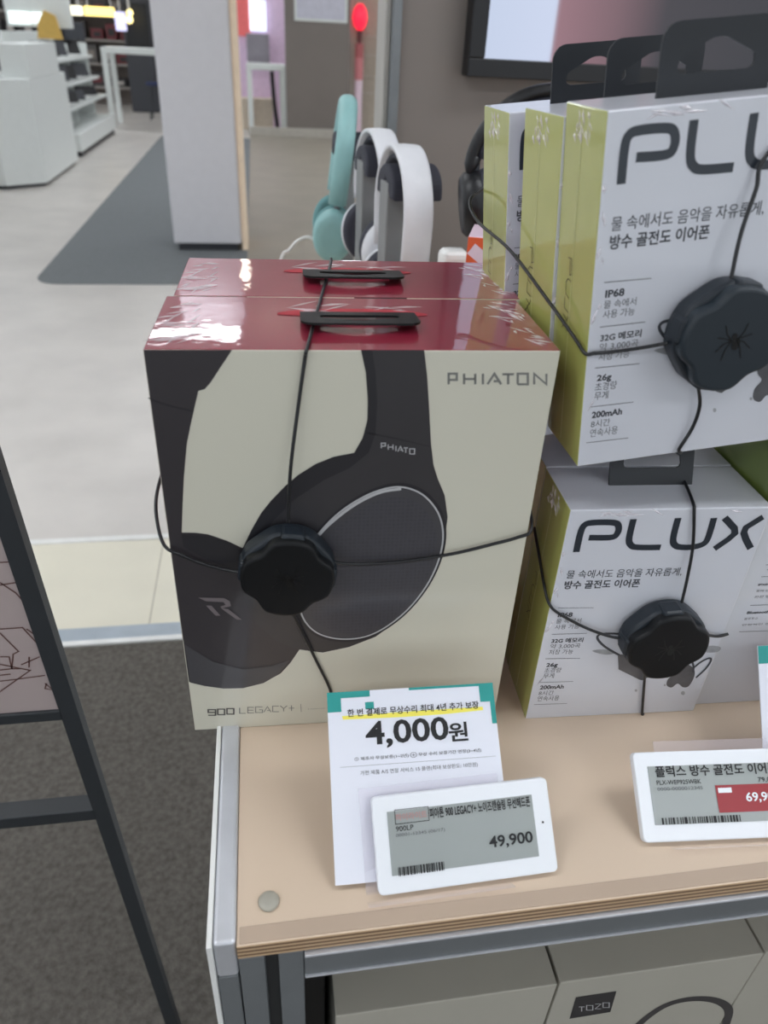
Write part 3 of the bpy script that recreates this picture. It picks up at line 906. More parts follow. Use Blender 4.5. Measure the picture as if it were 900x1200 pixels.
tx.build('printed_text', [m_inkblk, m_teal, m_yellow, m_textlt, m_epaper], cd)

EW, EH = 0.0996, 0.0490
_M = MX.LocRotScale(V((0.0465, 0.2114, T + .004)), Euler((-0.8039, 0, 0.0187)), None)
_a, _b = on_front(_M, (459.5, 1026.5)), on_front(_M, (622.5, 931))
SCR = (_a[0], _a[1], _b[0], _b[1])
def shelf_label(label, x, y, yaw, tilt, hx0=-0.006, hx1=0.073, htop=0.0535):
    t = leaning('shelf_label', label, 'price label', x, y, yaw, tilt, 'electronic shelf labels')
    tf = MX.Rotation(PI / 2, 4, 'X')
    cs = MB().prism(rrect(0, 0, EW, EH, 0.0028), -0.0055, 0.0, tf=tf, bev=0.0008, seg=2, bevlow=True)
    cs.build('case', m_esl, t)
    ac = MB()
    ac.box((hx0, 0.0056, -0.0038), (hx1, 0.0063, htop), 0.0002)
    ac.box((hx0, -0.0045, -0.0036), (hx1, 0.0063, -0.0028), 0.0002)
    ac.build('clear_holder', m_acry, t)
    sc_ = MB()
    sc_.box((SCR[0], -0.0004, SCR[1]), (SCR[2], 0.0006, SCR[3]))
    sc_.build('screen', m_epaper, t)
    MB().prism([(EW * .945 + .0006 * math.cos(a), EH * .53 + .0006 * math.sin(a)) for a in [2 * PI * k / 10 for k in range(10)]], -0.0001, 0.0003, tf=tf).build('sensor_dot', m_inkblk, t)
    return t

e1 = shelf_label('white electronic shelf label in front of the offer card, its screen reading 49,900', 0.0465, 0.2114, 0.0187, -0.8039)
EM = local(e1)
FE = lambda px: on_front(EM, px)
Z3 = lambda x, y: (420 + x / 3.4615, 890 + y / 3.4615)
tx = MB()
def et(body, lb, rt, mi=0, bold=0.0, fm=None, hp=None):
    fm = fm or (lambda p_: FE(Z3(*p_)))
    a, c = fm(lb), fm(rt)
    if hp:                       # letter height measured at the left end
        c = (c[0], fm((lb[0], lb[1] - hp))[1])
    tx.text(body, (a[0], a[1], c[0], c[1]), FRONT, 0.0008, mi, bold)
bx = [FE(Z3(*p)) for p in ((150, 262), (286, 246), (282, 190), (146, 205))]
tx.strip(bx, 0.0003, FRONT, 0.0007, 0, closed=True)
et('하이라이트', (151, 250), (276, 212), 1, 0.01, None, 30)
et('피아톤 900 LEGACY+ 노이즈캔슬링 무선헤드폰', (290, 240), (695, 178), 0, 0.02, None, 44)
et('900LP', (152, 292), (222, 270), 0, 0.0, None, 21)
et('00001-12345 (06/17)', (152, 318), (350, 288), 2, 0.0, None, 17)
et('49,900', (532, 366), (704, 302), 0, 0.02, None, 56)
def barcode(fm, p0, p1, hp, seed):
    rnd = random.Random(seed)
    (ua, va), (ub, vb) = fm(p0), fm(p1)
    vb = fm((p0[0], p0[1] - hp))[1]
    x = 0.0
    while x < 1:
        wdt = rnd.choice((.012, .012, .024, .036))
        tx.decal([(ua + (ub - ua) * x, va), (ua + (ub - ua) * min(1, x + wdt), va), (ua + (ub - ua) * min(1, x + wdt), vb), (ua + (ub - ua) * x, vb)], FRONT, 0.0008, 0)
        x += wdt + rnd.choice((.014, .014, .022, .03))
barcode(lambda p_: FE(Z3(*p_)), (163, 473), (346, 424), 36, 3)
tx.build('screen_text', [m_inkblk, m_eppink, m_textlt], e1)

e2 = shelf_label('white electronic shelf label with red price block at the right table edge', 0.20096, 0.22368, -0.0737, -0.8991, 0.016, 0.088, 0.0550)
EM2 = local(e2)
Z4 = lambda x, y: on_front(EM2, (720 + x / 5, 840 + y / 5))
tx = MB()
f4 = lambda p_: Z4(*p_)
et('플럭스 방수 골전도 이어폰', (240, 355), (940, 250), 0, 0.02, f4, 66)
et('PLX-WEP925WBK', (246, 400), (502, 365), 0, 0.0, f4, 27)
et('0000-0000012345', (250, 434), (512, 405), 2, 0.0, f4, 20)
et('79,000', (840, 386), (950, 350), 0, 0.0, f4, 32)
a, c = f4((612, 562)), f4((1010, 388))
tx.decal([(a[0], a[1]), (SCR[2], a[1]), (SCR[2], c[1] + .0002), (a[0], c[1] + .0002)], FRONT, 0.0007, 1)
a, c = f4((606, 446)), f4((680, 414))
tx.decal([(a[0], a[1]), (c[0], a[1]), (c[0], c[1]), (a[0], c[1])], FRONT, 0.00085, 3)
et('할인가', (614, 442), (670, 420), 1, 0.0, f4)
a, c = f4((772, 505)), f4((960, 435))
tx.text('69,900', (a[0], a[1], c[0], c[1]), FRONT, 0.001, 3, 0.02)
barcode(f4, (278, 632), (730, 568), 40, 5)
tx.build('screen_text', [m_inkblk, m_epred, m_textlt, m_esl], e2)

# second offer card cut by the right edge of the frame
c2 = leaning('offer_card', 'white offer card with teal corner at the right edge, behind the red price label', 'card', 0.298, 0.250, -0.03, -0.62)
M2 = local(c2)
p0 = on_front(M2, (888, 757))
MB().box((p0[0], 0, 0), (p0[0] + CW, 0.0008, p0[1])).build('card_sheet', m_paper, c2)
tx = MB()
for (a, c) in (((0, -.0035), (.0245, 0)), ((0, -.011), (.0078, -.0035))):
    tx.decal([(p0[0] + a[0], p0[1] + a[1]), (p0[0] + c[0], p0[1] + a[1]), (p0[0] + c[0], p0[1] + c[1]), (p0[0] + a[0], p0[1] + c[1])], FRONT, 0.0002, 0)
tx.build('teal_corner', m_teal, c2)

# ------------------------------------------------------------------ cartons on the lower shelf
def shelf_box(label, x0, wdt, y, printed):
    t = thing('carton_box', label, 'box', (x0, y, 0.481), group='cream cartons on the lower shelf')
    h = T - 0.105 - 0.48
    MB().box((0, 0, 0), (wdt, 0.11, h), 0.0008).build('carton', m_toz, t)
    Mt = local(t)
    if printed:
        fb = lambda px: on_front(Mt, px)
        a = MB()
        Z8 = lambda x, yy: fb((540 + x / 2.5, 1020 + yy / 2.5))
        a.decal([Z8(*p) for p in ((318, 434), (438, 414), (456, 353), (337, 371))], FRONT, 0.0002, 0)
        lets = (('T', (345, 362)), ('O', (368, 386)), ('Z', (393, 410)), ('O', (416, 434)))
        logo(a, lets, lambda x: 412 - (x - 340) * .16, lambda x: 398 - (x - 340) * .16, lambda p: Z8(*p), FRONT, 0.0004, 1, 0.0007)
        arc = [(490, 480), (545, 430), (600, 395), (660, 378), (720, 376), (765, 388), (785, 412), (775, 455), (760, 500)]
        a.strip(sp2([Z8(*p) for p in arc], 5), 0.0065, FRONT, 0.0002, 2)
        a.build('printed_artwork', [m_inkdk, m_silver, m_ink], t)
    return t
shelf_box('plain cream carton on the lower shelf under the left table corner', 0.024, 0.1375, 0.2035, False)
shelf_box('cream carton with black logo square and printed headband on the lower shelf', 0.1635, 0.1385, 0.2040, True)
shelf_box('cream carton at the right end of the lower shelf', 0.3035, 0.1385, 0.2045, False)

# ------------------------------------------------------------------ black sign stand on the left
es = thing('sign_stand', 'black steel sign stand with a pale sketch poster at the left edge', 'sign', (-0.17, 0.5, 0.006))
def bar(mb, a, c, wx, wy):
    a, c = V(a), V(c)
    t = (c - a).normalized()
    s1 = t.cross(V((0, 1, 0))).normalized()
    s2 = V((0, 1, 0))
    vs = [p + s1 * (wx / 2 * i) + s2 * (wy / 2 * j) for p in (a, c) for i, j in ((-1, -1), (1, -1), (1, 1), (-1, 1))]
    mb.add(vs, [(3, 2, 1, 0), (4, 5, 6, 7), (0, 1, 5, 4), (1, 2, 6, 5), (2, 3, 7, 6), (3, 0, 4, 7)])
    return mb
E0 = V((-0.17, 0.5, 0.006))
wl = lambda x, y, z: V((x, y, z)) - E0
legx = lambda z: -0.164 - 0.040 * (z - 0.05)
bar(MB(), wl(legx(0.0) , 0.5, 0.006), wl(legx(1.45), 0.5, 1.45), 0.0155, 0.012).build('leg', m_frame, es)
bar(MB(), wl(-0.78 , 0.5, 0.006), wl(-0.80, 0.5, 1.45), 0.0155, 0.012).build('leg', m_frame, es)
for z, hh in ((0.674, 0.012), (0.5285, 0.016), (1.44, 0.012)):
    MB().box(wl(-0.78, 0.494, z - hh / 2), wl(legx(z) - 0.006, 0.514 if z < .6 else .504, z + hh / 2), 0.001).build('crossbar', m_frame, es)
bar(MB(), wl(-0.76, 0.515, 1.40), wl(-0.76, 0.90, 0.006), 0.016, 0.016).build('rear_leg', m_frame, es)
pq = [wl(x, 0, z) for x, z in ((-0.785, 0.680), (legx(.680) - .004, 0.680), (legx(1.432) - .004, 1.432), (-0.795, 1.432))]
ps = MB().prism([(v.x, v.z) for v in pq], -0.003, 0.003, tf=MX.Rotation(PI / 2, 4, 'X')).build('poster', m_poster, es)
FP = lambda u, v, l=0: wl(u, 0.497 - l, v)
def fp(px):
    p_ = at_y(px, 0.497)
    return (p_.x, p_.z)
sk = MB()
Y5 = lambda x, y: fp((x / 3.214, 480 + y / 3.214))
for path in ([(0, 650), (60, 690), (160, 800)], [(0, 840), (30, 870), (70, 910), (50, 920), (45, 975), (75, 975)], [(0, 930), (35, 930), (45, 975), (0, 980)], [(0, 826), (85, 820), (150, 890)], [(100, 825), (135, 850), (150, 885)],
             [(0, 1022), (60, 1015), (170, 1000)], [(170, 1030), (200, 1055), (170, 1050), (175, 1030)], [(80, 960), (150, 930)], [(110, 930), (110, 970)], [(0, 660), (95, 645)], [(0, 575), (70, 570)], [(0, 1000), (40, 995)]):
    sk.strip([Y5(*p) for p in path], 0.0012, FP, 0.0004)
for k in range(26):
    u = random.uniform(-0.76, -0.25); v = random.uniform(0.72, 1.38)
    pts = [(u, v)]
    for j in range(4):
        u = min(-0.2, max(-0.77, u + random.uniform(-.07, .07))); v = min(1.42, max(0.69, v + random.uniform(-.05, .05)))
        pts.append((u, v))
    sk.strip(pts, 0.0012, FP, 0.0004)
sk.build('sketch_lines', m_sketch, ps)

# ------------------------------------------------------------------ headphones on stands
def arch_path(hw, top, low, n=28, flare=0.0):
    P = []
    rise = hw * 1.0
    P.append(V((-hw + flare, 0, low)))
    P.append(V((-hw + flare * .4, 0, (low + top - rise) / 2)))
    for k in range(n + 1):
        a = PI - PI * k / n
        P.append(V((hw * math.cos(a), 0, top - rise + rise * math.sin(a))))
    P.append(V((hw - flare * .4, 0, (low + top - rise) / 2)))
    P.append(V((hw - flare, 0, low)))
    return P

def headphone(name, label, loc, yaw, mshell, mcush, hw=0.078, top=0.27, low=0.115, bw=0.036, bt=0.007, cupr=(0.034, 0.042), mpad=None, round_band=False, mstem=None):
    t = thing(name, label, 'headphones', loc, (0, 0, yaw))
    P = arch_path(hw, top, low, flare=0.006)
    if round_band:
        sec = [(bw / 2 * math.cos(a), bt * math.sin(a)) for a in [2 * PI * k / 16 for k in range(16)]]
    else:
        sec = [(-bw / 2, -bt * .3), (-bw / 2, bt * .4), (-bw * .42, bt / 2), (0, bt * .6), (bw * .42, bt / 2), (bw / 2, bt * .4), (bw / 2, -bt * .3), (0, -bt / 2)]
    MB().sweep(P[::-1], sec, (0, 1, 0)).build('headband', mshell, t)
    n0 = len(P)
    P2 = [p for p in arch_path(hw - bt * 1.3, top - bt * 1.4, low + 0.06, flare=0)]
    sec2 = [(bw * .40 * math.cos(a), bt * .8 * math.sin(a)) for a in [2 * PI * k / 12 for k in range(12)]]
    MB().sweep(P2[4:-4][::-1], sec2, (0, 1, 0)).build('band_pad', mpad or mcush, t)
    for s_ in (-1, 1):
        x0 = s_ * (hw - 0.006)
        st = MB().tube([(x0, 0, low + .012), (x0 - s_ * .001, 0, low - 0.02), (x0 + s_ * .006, 0, low - .05)], 0.0045 if mstem else 0.008, 10, res=4)
        st.build('yoke', mstem or mshell, t)
        tf = MX.Translation((x0 - s_ * 0.004, 0, low - 0.05)) @ MX.Rotation(-s_ * PI / 2, 4, 'Y') @ MX.Rotation(s_ * math.radians(8), 4, 'Y')
        a, c = cupr
        cup = MB().lathe([(0.55, -0.016), (0.82, -0.0155), (0.95, -0.011), (1.0, -0.004), (1.0, 0.004), (0.92, 0.0075)], tf @ MX.Diagonal((a, a, 1, 1)) if False else tf, 36, sx=c, sy=a)
        co_ = cup.build('ear_cup', mshell, t)
        MB().lathe([(0.97, 0.006), (1.02, 0.012), (1.0, 0.020), (0.86, 0.026), (0.66, 0.024), (0.56, 0.017), (0.54, 0.009)], tf, 36, sx=c, sy=a).build('ear_cushion', mcush, co_)
    return t

def stand(label, loc, yaw, h, mpost, mcradle, w=0.034, side=-1, L=0.066, cx=0.004):
    t = thing('headphone_stand', label, 'stand', loc, (0, 0, yaw), 'headphone stands on the table')
    MB().prism(rrect(-0.055, -0.05, 0.055, 0.05, 0.012), 0, 0.006, bev=0.0015).build('base', mpost, t)
    # post is a plate under one end of the cradle
    MB().box((side * 0.018 - 0.012, -w / 2, 0.006), (side * 0.018 + 0.012, w / 2, h - 0.03), 0.002).build('post', mpost, t)
    # cradle: arched bar across which the band hangs, hollow underneath
    out = []
    for k in range(19):
        a = PI * k / 18
        out.append((0.036 * math.cos(a), h - 0.040 + 0.030 * math.sin(a)))
    out += [(-0.036, h - 0.048), (-0.020, h - 0.048), (0, h - 0.026), (0.020, h - 0.048), (0.036, h - 0.048)]
    # outline lies in y,z; extrude along x
    tf = MX(((0, 0, 1, 0), (1, 0, 0, 0), (0, 1, 0, 0), (0, 0, 0, 1)))
    MB().prism(out, cx - L / 2, cx + L / 2, tf=tf, bev=0.004, seg=3, bevlow=True).build('cradle', mcradle, t)
    return t

hx, hy = 0.182, 1.00
stand('grey headphone stand carrying the nearer white headphones', (hx + .004, hy, T), math.radians(8), 0.262, m_stand, m_cush)
headphone('headphones', 'white headphones hung on a stand, the nearer and right of the two white pairs', (hx, hy, T), math.radians(95), m_hpwhite, m_cush, low=0.138, cupr=(0.038, 0.045))
hx2, hy2 = 0.175, 1.180
stand('grey headphone stand carrying the farther white headphones', (hx2 + .002, hy2, T), math.radians(8), 0.262, m_stand, m_cush)
headphone('headphones', 'white headphones hung on a stand, between the mint pair and the nearer white pair', (hx2, hy2, T), math.radians(97), m_hpwhite, m_cush, bw=0.034, low=0.168, cupr=(0.038, 0.045))
stand('grey headphone stand carrying the mint headphones', (0.132, 1.348, T), 0.0, 0.262, m_stand, m_cush, L=0.05, side=0.9, cx=0.018)
headphone('headphones', 'mint green headphones hung on a stand left of the white pairs', (0.113, 1.348, T + .012), math.radians(86), m_mint, m_mintdk, bw=0.030, bt=0.011, hw=0.07, top=0.285, low=0.14, round_band=True, mstem=m_stand, cupr=(0.034, 0.044)).rotation_euler.x = math.radians(7)
# white cable arching off the table left of the mint pair
wc = [at_y(p, 1.30) for p in ((331, 300), (338, 294), (348, 283), (360, 278), (372, 282))]
wc = [V((wc[0].x - .02, 1.30, T + .003))] + [V(p) for p in wc] + [V((wc[-1].x + .03, 1.31, wc[-1].z - .01)), V((wc[-1].x + .05, 1.31, T + .003))]
tag(MB().tube(wc, 0.0028, 8).build('charging_cable', m_white_edge), 'white cable looping up beside the mint headphones', 'cable')
# black headphones farther right, partly behind the earphone boxes
stand('black headphone stand behind the leaning earphone boxes', (0.315, 0.86, T), math.radians(90), 0.330, m_dark, m_black, L=0.05, side=0.0)
headphone('headphones', 'black headphones on a stand, partly hidden behind the leaning earphone boxes', (0.315, 0.86, T), math.radians(-6), m_black, m_cush, hw=0.084, top=0.345, low=0.279, bw=0.018, bt=0.007, round_band=True, cupr=(0.030, 0.036), mstem=m_dark)
# orange box and white charger
ob = thing('accessory_box', 'orange box with pink lid standing behind the red lids under the black headphones', 'box', (0.1975, 0.72, T), (0, 0, math.radians(-20)))
MB().box((0, 0, 0), (0.06, 0.06, 0.226), 0.0008, pick=lambda f: 1 if f.normal.z > .5 else 0).build('carton', [m_orange, m_pinkcard], ob)
MB().strip([(0.004, 0.215), (0.056, 0.180)], 0.012, FRONT, 0.0003).build('printed_band', m_pinkcard, ob)
ch = MB().prism(rrect(-0.016, -0.016, 0.016, 0.016, 0.007), 0, 0.185, bev=0.008, seg=3).build('upright_gadget', m_white_edge)
ch.location = (0.217, 0.845, T)
tag(ch, 'slim white upright gadget just left of the orange box', 'gadget')

# ------------------------------------------------------------------ television on the taupe partition
tv = thing('television', 'black framed wall screen showing pale blue and dusty pink above the boxes', 'television', (0.357, 1.42, 1.153))
MB().box((0, 0, 0), (1.25, 0.039, 0.74), 0.004).build('housing', m_black, tv)
fb = MB()
for a, c in (((0, -.006, 0), (1.25, 0.002, .028)), ((0, -.006, .712), (1.25, .002, .74)), ((0, -.006, .028), (.028, .002, .712)), ((1.222, -.006, .028), (1.25, .002, .712))):
    fb.box(a, c, 0.002)
fb.build('bezel', m_black, tv)
sm_ = bpy.data.materials.new('screen picture')
sm_.use_nodes = True
nt = sm_.node_tree
tc = nt.nodes.new('ShaderNodeTexCoord'); sx = nt.nodes.new('ShaderNodeSeparateXYZ'); rp = nt.nodes.new('ShaderNodeValToRGB')
el = rp.color_ramp.elements
sx2 = nt.nodes.new('ShaderNodeMath'); sx2.operation = 'MULTIPLY'; sx2.inputs[1].default_value = 0.8
stops = [(0.0, (196, 208, 232)), (0.113, (204, 214, 238)), (0.118, (150, 112, 122)), (0.20, (120, 92, 100)), (0.27, (58, 54, 60)), (0.5, (38, 40, 46)), (1.0, (34, 36, 40))]
while len(el) < len(stops): el.new(0.5)
for e, (pz, c) in zip(el, stops):
    e.position = pz; e.color = [lin(k) for k in c] + [1]
nt.links.new(tc.outputs['Object'], sx.inputs[0]); nt.links.new(sx.outputs['X'], sx2.inputs[0]); nt.links.new(sx2.outputs[0], rp.inputs[0])
bs = nt.nodes['Principled BSDF']
bs.inputs['Base Color'].default_value = (.01, .01, .012, 1)
bs.inputs['Roughness'].default_value = 0.25
nt.links.new(rp.outputs[0], bs.inputs['Emission Color']); bs.inputs['Emission Strength'].default_value = 0.95
MB().box((0.026, -0.002, 0.026), (1.224, 0.004, 0.714)).build('screen', sm_, tv)

# ------------------------------------------------------------------ far shop fittings
# white stepped counter at the left
ct_ = thing('display_counter', 'white stepped counter with chamfered corner at the far left', 'counter', (-2.2, 7.1, 0))
def poly_local(pts, o): return [(x - o[0], y - o[1]) for x, y in pts]
oc = (-2.2, 7.1)
pl = [(-3.2, 6.95), (-2.07, 7.02), (-1.80, 7.22), (-1.80, 8.6), (-3.2, 8.6)]
MB().prism(poly_local(pl, oc), 0.03, 0.80, bev=0.01).build('base_unit', m_whitelam, ct_)
MB().prism(poly_local([(-3.15, 7.0), (-2.08, 7.06), (-1.84, 7.26), (-1.84, 8.55), (-3.15, 8.55)], oc), 0, 0.03).build('plinth', m_dark, ct_)
pl2 = [(-2.02, 7.30), (-1.92, 7.30), (-1.84, 7.38), (-1.84, 8.4), (-2.02, 8.4)]
pl2 = [(-1.99, 7.22), (-1.80, 7.30), (-1.80, 8.4), (-1.99, 8.4)]
MB().prism(poly_local(pl2, oc), 0.80, 1.04, bev=0.008).build('raised_block', m_whitelam, ct_)
for (x, y, z, s_, lab) in ((-2.06, 7.25, 0.80, .05, 'small dark gadget on the white counter beside its raised block, nearest'), (-2.09, 7.6, 0.80, .06, 'dark gadget on the white counter farther back along the raised block')):
    t = thing('phone_display', lab, 'gadget', (x, y, z + .001))
    MB().box((-.04, -.03, 0), (.04, .03, .03), .004).build('base', m_white_edge, t)
    MB().box((-.035, -.006, .03), (.035, .006, .03 + s_ * 2), .003, tf=MX.Rotation(math.radians(-12), 4, 'X')).build('screen', m_black, t)
# low cabinet cut by the left edge
lc = thing('low_cabinet', 'low white cabinet with dark kick at the left edge in front of the counter', 'cabinet', (-2.75, 6.1, 0))
MB().box((-.6, 0, .04), (.545, .7, .22), .01).build('body', m_whitelam, lc)
MB().box((-.6, .02, 0), (.53, .68, .04)).build('plinth', m_dark, lc)

# white shelf unit with devices behind the counter
su = thing('device_shelf', 'white stepped shelf unit of dark devices behind the white counter', 'shelf', (-1.95, 9.0, 0))
MB().box((-.5, 0, .05), (0.12, 2.3, .22), .01).build('base_unit', m_whitelam, su)
MB().box((-.48, .03, 0), (0.10, 2.28, .05)).build('plinth', m_black, su)
for k, (z, dx) in enumerate(((.42, .06), (.62, .0), (.84, -.05))):
    MB().box((-.5, 0, z), (dx, 2.3, z + .03), .005).build('shelf_board', m_whitelam, su)
MB().box((-.52, 0, .2), (-.46, 2.3, 1.1), .005).build('back_panel', m_whitelam, su)
for y in (0.0, 1.13, 2.27):
    MB().box((-.5, y, .2), (-.1, y + .03, 1.0), .005).build('upright', m_whitelam, su)
names = ('lowest board', 'middle board', 'top board')
where = ('near end', 'middle', 'far end')
for k, (z, dx) in enumerate(((.452, .0), (.652, -.06), (.872, -.12))):
    for j in range(3):
        t = thing('tablet_device', 'dark screened tablet on the %s of the white shelf unit, %s' % (names[k], where[j]), 'tablet', (-1.95 + dx - .05, (9.45, 9.86, 10.6)[j], z), (0, 0, math.radians(55)), 'tablets on the white shelf unit')
        MB().box((-.17, -.008, 0.02), (.17, .008, .16 if k else .12), .004, tf=MX.Rotation(math.radians(-18), 4, 'X')).build('screen', m_dark if (j + k) % 2 else m_black, t)
        MB().box((-.05, -.01, 0), (.05, .06, .02), .004).build('foot', m_white_edge, t)

# open white tables
def frame_table(label, x0, x1, y, h, dep):
    t = thing('frame_table', label, 'table', (x0, y, 0))
    wv = x1 - x0
    MB().box((0, 0, h - .07), (wv, dep, h), .006).build('table_top', m_whitelam, t)
    for x in (0, wv - .07):
        for yy in (0, dep - .07):
            MB().box((x, yy, 0), (x + .07, yy + .07, h - .07), .004).build('leg', m_whitelam, t)
    return t
frame_table('white open framed table left of the column', -1.99, -1.12, 11.9, .95, .7)
frame_table('white open framed table right of the column beside the taupe wall', -0.10, 0.42, 11.6, .85, .6)
st = thing('stool', 'dark stool under the white table left of the column', 'stool', (-1.45, 13.2, 0))
MB().lathe([(.16, .46), (.17, .48), (.16, .5), (.0, .505)], n=20).build('seat', mat('navy fabric', (46, 56, 92), .8), st)
for k in range(4):
    a = PI / 4 + k * PI / 2
    MB().tube([(.12 * math.cos(a), .12 * math.sin(a), .46), (.19 * math.cos(a), .19 * math.sin(a), 0)], .012, 8, res=1).build('leg', m_dark, st)

# product wall far at the back left
bw = thing('shop_shelving', 'long grey shelving full of dark goods along the far left', 'shelf', (-4.5, 15.5, 0))
MB().box((0, .35, 0), (3.6, .4, 2.2)).build('back_panel', mat('brown grey panel', (126, 116, 110), .7), bw)
for z in (.25, .6, .95, 1.3, 1.65):
    MB().box((0, 0, z), (3.6, .36, z + .03), .004).build('shelf_board', mat('grey shelf %d' % int(z * 100), (176, 170, 164), .5), bw)
rnd = random.Random(11)
cols = [(50, 48, 50), (72, 68, 68), (150, 142, 134), (196, 190, 184), (120, 52, 58), (60, 66, 92), (96, 92, 90)]
gm = [mat('goods colour %d' % i, c, .5) for i, c in enumerate(cols)]
cn = ('black', 'charcoal', 'taupe', 'pale', 'dark red', 'navy', 'grey')
zn = {.28: 'bottom', .63: 'second', .98: 'middle', 1.33: 'fourth', 1.68: 'top'}
for z in (.28, .63, .98, 1.33):
    x = .08
    while x < 3.4:
        wv = rnd.uniform(.14, .32); h = rnd.uniform(.12, .27); ci = rnd.randrange(len(gm))
        o = MB().box((0, 0, 0), (wv, .22, h), .01).box((wv * .2, -.004, h * .25), (wv * .8, .002, h * .7), .002, mi=1).build('goods_box', [gm[ci], gm[(ci + 3) % len(gm)]])
        o.location = (-4.5 + x, 15.55, z + .001)
        tag(o, 'blurred small carton on the far left shelving', 'box', 'cartons on the far shelving')
        x += wv + rnd.uniform(.03, .12)
# lit shelf fronts and signs far back
for (px0, px1, y, mm, lab) in (((78, 17), (95, 7), 12.5, (255, 246, 214), 'bright cream light bar above the white shelf unit'), ((99, 18), (133, 9), 13.5, (255, 226, 130), 'long yellow light bar in the far left of the shop')):
    a, c = at_y(px0, y), at_y(px1, y)
    t = thing('light_bar', lab, 'light', (a.x, y, a.z))
    MB().box((0, 0, 0), (c.x - a.x, .06, c.z - a.z), .01).build('glowing_tube', mat('light bar glow', mm, .5, emit=1.8), t)
    for x in (.05, c.x - a.x - .05):
        MB().box((x, .02, c.z - a.z), (x + .012, .032, 2.65 - a.z)).build('hanger_rod', m_lampfr, t)
for k, (px, r) in enumerate((((152, 15), .05), ((153, 23), .055))):
    p_ = at_y(px, 14)
    t = thing('globe_lamp', 'round warm globe lamp far left of the column, %s of two' % ('upper', 'lower')[k], 'lamp', (p_.x, p_.y - .13 * k, p_.z))
    MB().lathe([(0.0, -r), (r * .6, -r * .8), (r, 0), (r * .6, r * .8), (0.0, r)], n=16).build('globe', mat('globe glow %d' % k, (255, 236, 160), .5, emit=2.5), t)
    MB().tube([(0, 0, r + .001), (0, 0, 2.65 - p_.z)], .008, 6, res=1).build('hanger_rod', m_lampfr, t)
a, c = at_y((136, 36), 14), at_y((146, 14), 14)
t = thing('glowing_panel', 'narrow lilac lit panel far left of the column', 'sign', (a.x, 14, a.z))
MB().box((0, 0, 0), (c.x - a.x, .05, c.z - a.z), .01).build('lit_face', mat('lilac panel glow', (206, 206, 246), .5, emit=.9), t)
MB().tube([((c.x - a.x) / 2, .03, c.z - a.z), ((c.x - a.x) / 2, .03, 2.65 - a.z)], .01, 6, res=1).build('hanger_rod', m_lampfr, t)
a, c = at_y((147, 60), 14.3), at_y((172, -20), 14.3)
tag(MB().box((a.x, 14.3, 0), (c.x, 14.7, c.z), .02).box((a.x + .04, 14.28, .9), (c.x - .04, 14.31, 1.5), .01, mi=1).build('dark_kiosk', [m_dark, m_black]), 'dark kiosk just left of the white column far back', 'kiosk')
a, c = at_y((66, 46), 10.6), at_y((96, 27), 10.6)
tag(MB().box((a.x, 10.6, a.z), (c.x, 10.7, c.z), .01).box((a.x + .02, 10.59, a.z + .02), (a.x + .1, 10.61, c.z - .02), .004, mi=1).build('monitor', [m_dark, m_black]), 'dark monitor above the white shelf unit', 'monitor')
# header panel with lit screens above the counter
hp_ = thing('header_sign', 'white header sign with lit panels above the far left counter', 'sign', (at_y((20, 20), 9.3).x, 9.3, 1.22))
o0 = V((at_y((20, 20), 9.3).x, 9.3, 1.22))
def hq(px): return at_y(px, 9.3) - o0
a, c = hq((8, 30)), hq((78, -12))
MB().box((a.x, .02, a.z), (c.x, .08, c.z), .01).build('board', m_whitelam, hp_)
for pa, pb in (((12, 27), (33, 14)), ((38, 27), (50, 15))):
    a, c = hq(pa), hq(pb)
    MB().box((a.x, 0, a.z), (c.x, .03, c.z), .004).build('lit_panel', mat('cool panel glow', (236, 250, 246), .4, emit=1.2), hp_)
for x in (hq((10, 30)).x, hq((74, 30)).x):
    MB().box((x, .04, hq((40, -10)).z), (x + .02, .06, 2.65 - 1.22), .002).build('hanger_rod', m_whitelam, hp_)
a, c = at_y((45, 45), 9.2), at_y((66, 24), 9.2)
tag(MB().prism([(0, 0), (.24, 0), (.20, .20), (.10, .24), (.02, .12)], 0, .03, tf=MX.Translation((a.x, 9.2, a.z)) @ MX.Rotation(PI / 2, 4, 'X'), bev=.004)
    .build('yellow_placard', mat('yellow print', (206, 168, 84), .5)), 'small yellow placard standing over the far left counter', 'placard')

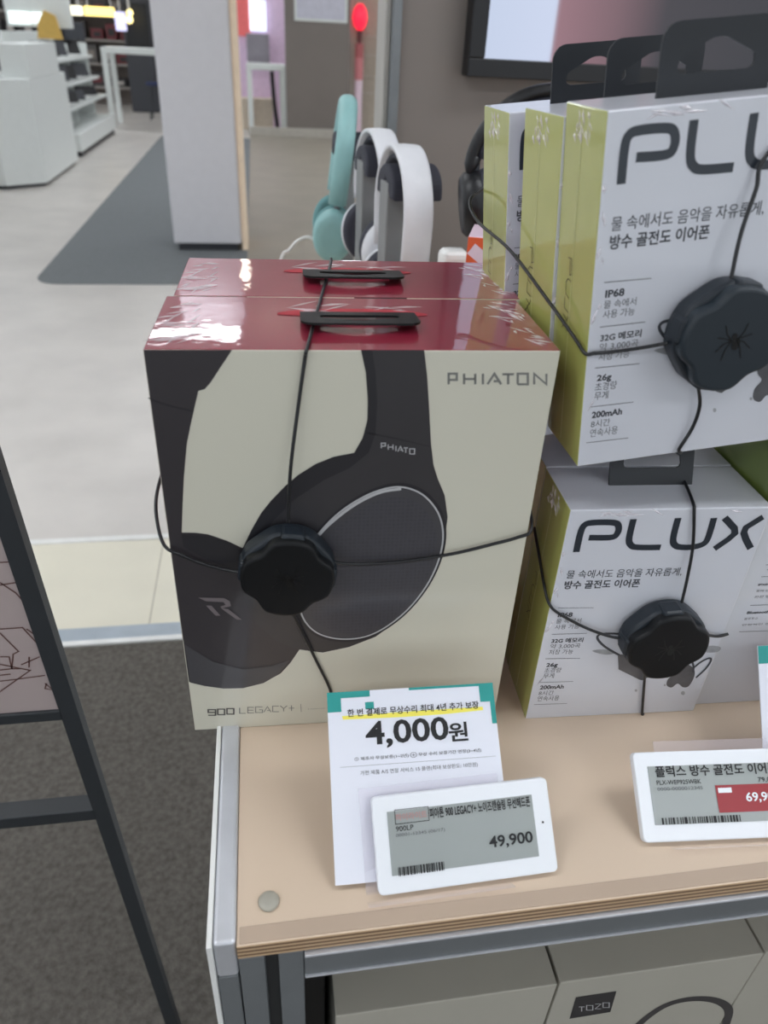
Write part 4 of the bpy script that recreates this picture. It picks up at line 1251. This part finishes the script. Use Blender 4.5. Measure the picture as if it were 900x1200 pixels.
# pink lit display right of the column
dp = thing('lit_display', 'white and pink lit display wall right of the column', 'display', (-0.25, 12.6, 0))
MB().box((0, .04, 0), (.80, .1, 1.9)).build('back_panel', mat('lilac panel', (220, 196, 222), .6, emit=.15), dp)
D0 = V((-0.25, 12.6, 0))
a, c = at_y((293, 36), 12.55) - D0, at_y((311, 1), 12.55) - D0
MB().box((a.x, -.05, a.z), (c.x, .0, c.z), .01).build('screen', mat('cool screen glow', (226, 240, 255), .4, emit=1.1), dp)
a, c = at_y((278, 42), 12.55) - D0, at_y((291, -10), 12.55) - D0
MB().box((a.x, -.02, a.z), (c.x, .03, c.z), .01).build('red_panel', mat('red glow', (226, 110, 110), .5, emit=.25), dp)
a, c = at_y((290, 75), 12.4) - D0, at_y((315, 40), 12.4) - D0
MB().box((a.x, -.25, a.z), (c.x, .0, c.z), .01).build('machine', mat('grey machine', (160, 156, 166), .5), dp)
MB().box((0.02, -.3, 0), (.5, .0, .40), .01).build('cabinet', mat('cream cabinet', (222, 208, 190), .5), dp)
MB().tube([(.5, -.35, .75), (.52, -.35, .4), (.56, -.35, .02)], .03, 8).build('black_tube', m_black, dp)
# notice on the far wall
a, c = at_y((345, 24), 11.49), at_y((408, -40), 11.49)
o = MB().box((a.x, 11.48, a.z), (c.x, 11.5, c.z), .002).box((a.x + .03, 11.476, a.z + .03), (c.x - .03, 11.482, c.z - .03), mi=1).build('notice_board', [m_whitelam, mat('lilac paper', (206, 206, 220), .6)])
tag(o, 'pale notice board on the taupe far wall', 'notice board')
# beige cabinet with red lamp and pink tube
bc = thing('product_cabinet', 'beige cabinet of small compartments between the far wall and the taupe partition', 'cabinet', (1.27, 11.8, 0))
MB().box((0, 0, 0), (.62, .4, 2.2), .006).build('carcass', mat('beige cabinet board', (176, 166, 152), .6), bc)
for z in (.55, .75, 1.0, 1.22):
    MB().box((.16, -.02, z), (.62, .01, z + .014)).build('shelf_board', m_base, bc)
MB().box((0, -.05, 0), (.07, .02, 2.2), .006).build('edge_post', m_base, bc)
pt = thing('pink_display_tube', 'pink and white display tube topped with a red lamp right of the far wall', 'display', (1.41, 11.6, 0))
MB().lathe([(.055, 0), (.055, .72)], n=16).build('lower_tube', m_pinkcard, pt)
MB().lathe([(.058, .72), (.058, .98)], n=16).build('middle_tube', mat('pink tube', (206, 128, 132), .5), pt)
MB().lathe([(.06, .98), (.06, 1.14)], n=16).build('upper_tube', mat('rose tube', (176, 96, 98), .5), pt)
MB().lathe([(.03, 1.14), (.04, 1.28), (.03, 1.30)], n=16).build('neck', mat('maroon neck', (96, 40, 40), .5), pt)
MB().lathe([(.03, 1.28), (.08, 1.34), (.10, 1.43), (.08, 1.52), (.03, 1.58)], n=16).build('lamp', mat('red lamp glow', (240, 30, 56), .4, emit=1.5), pt)
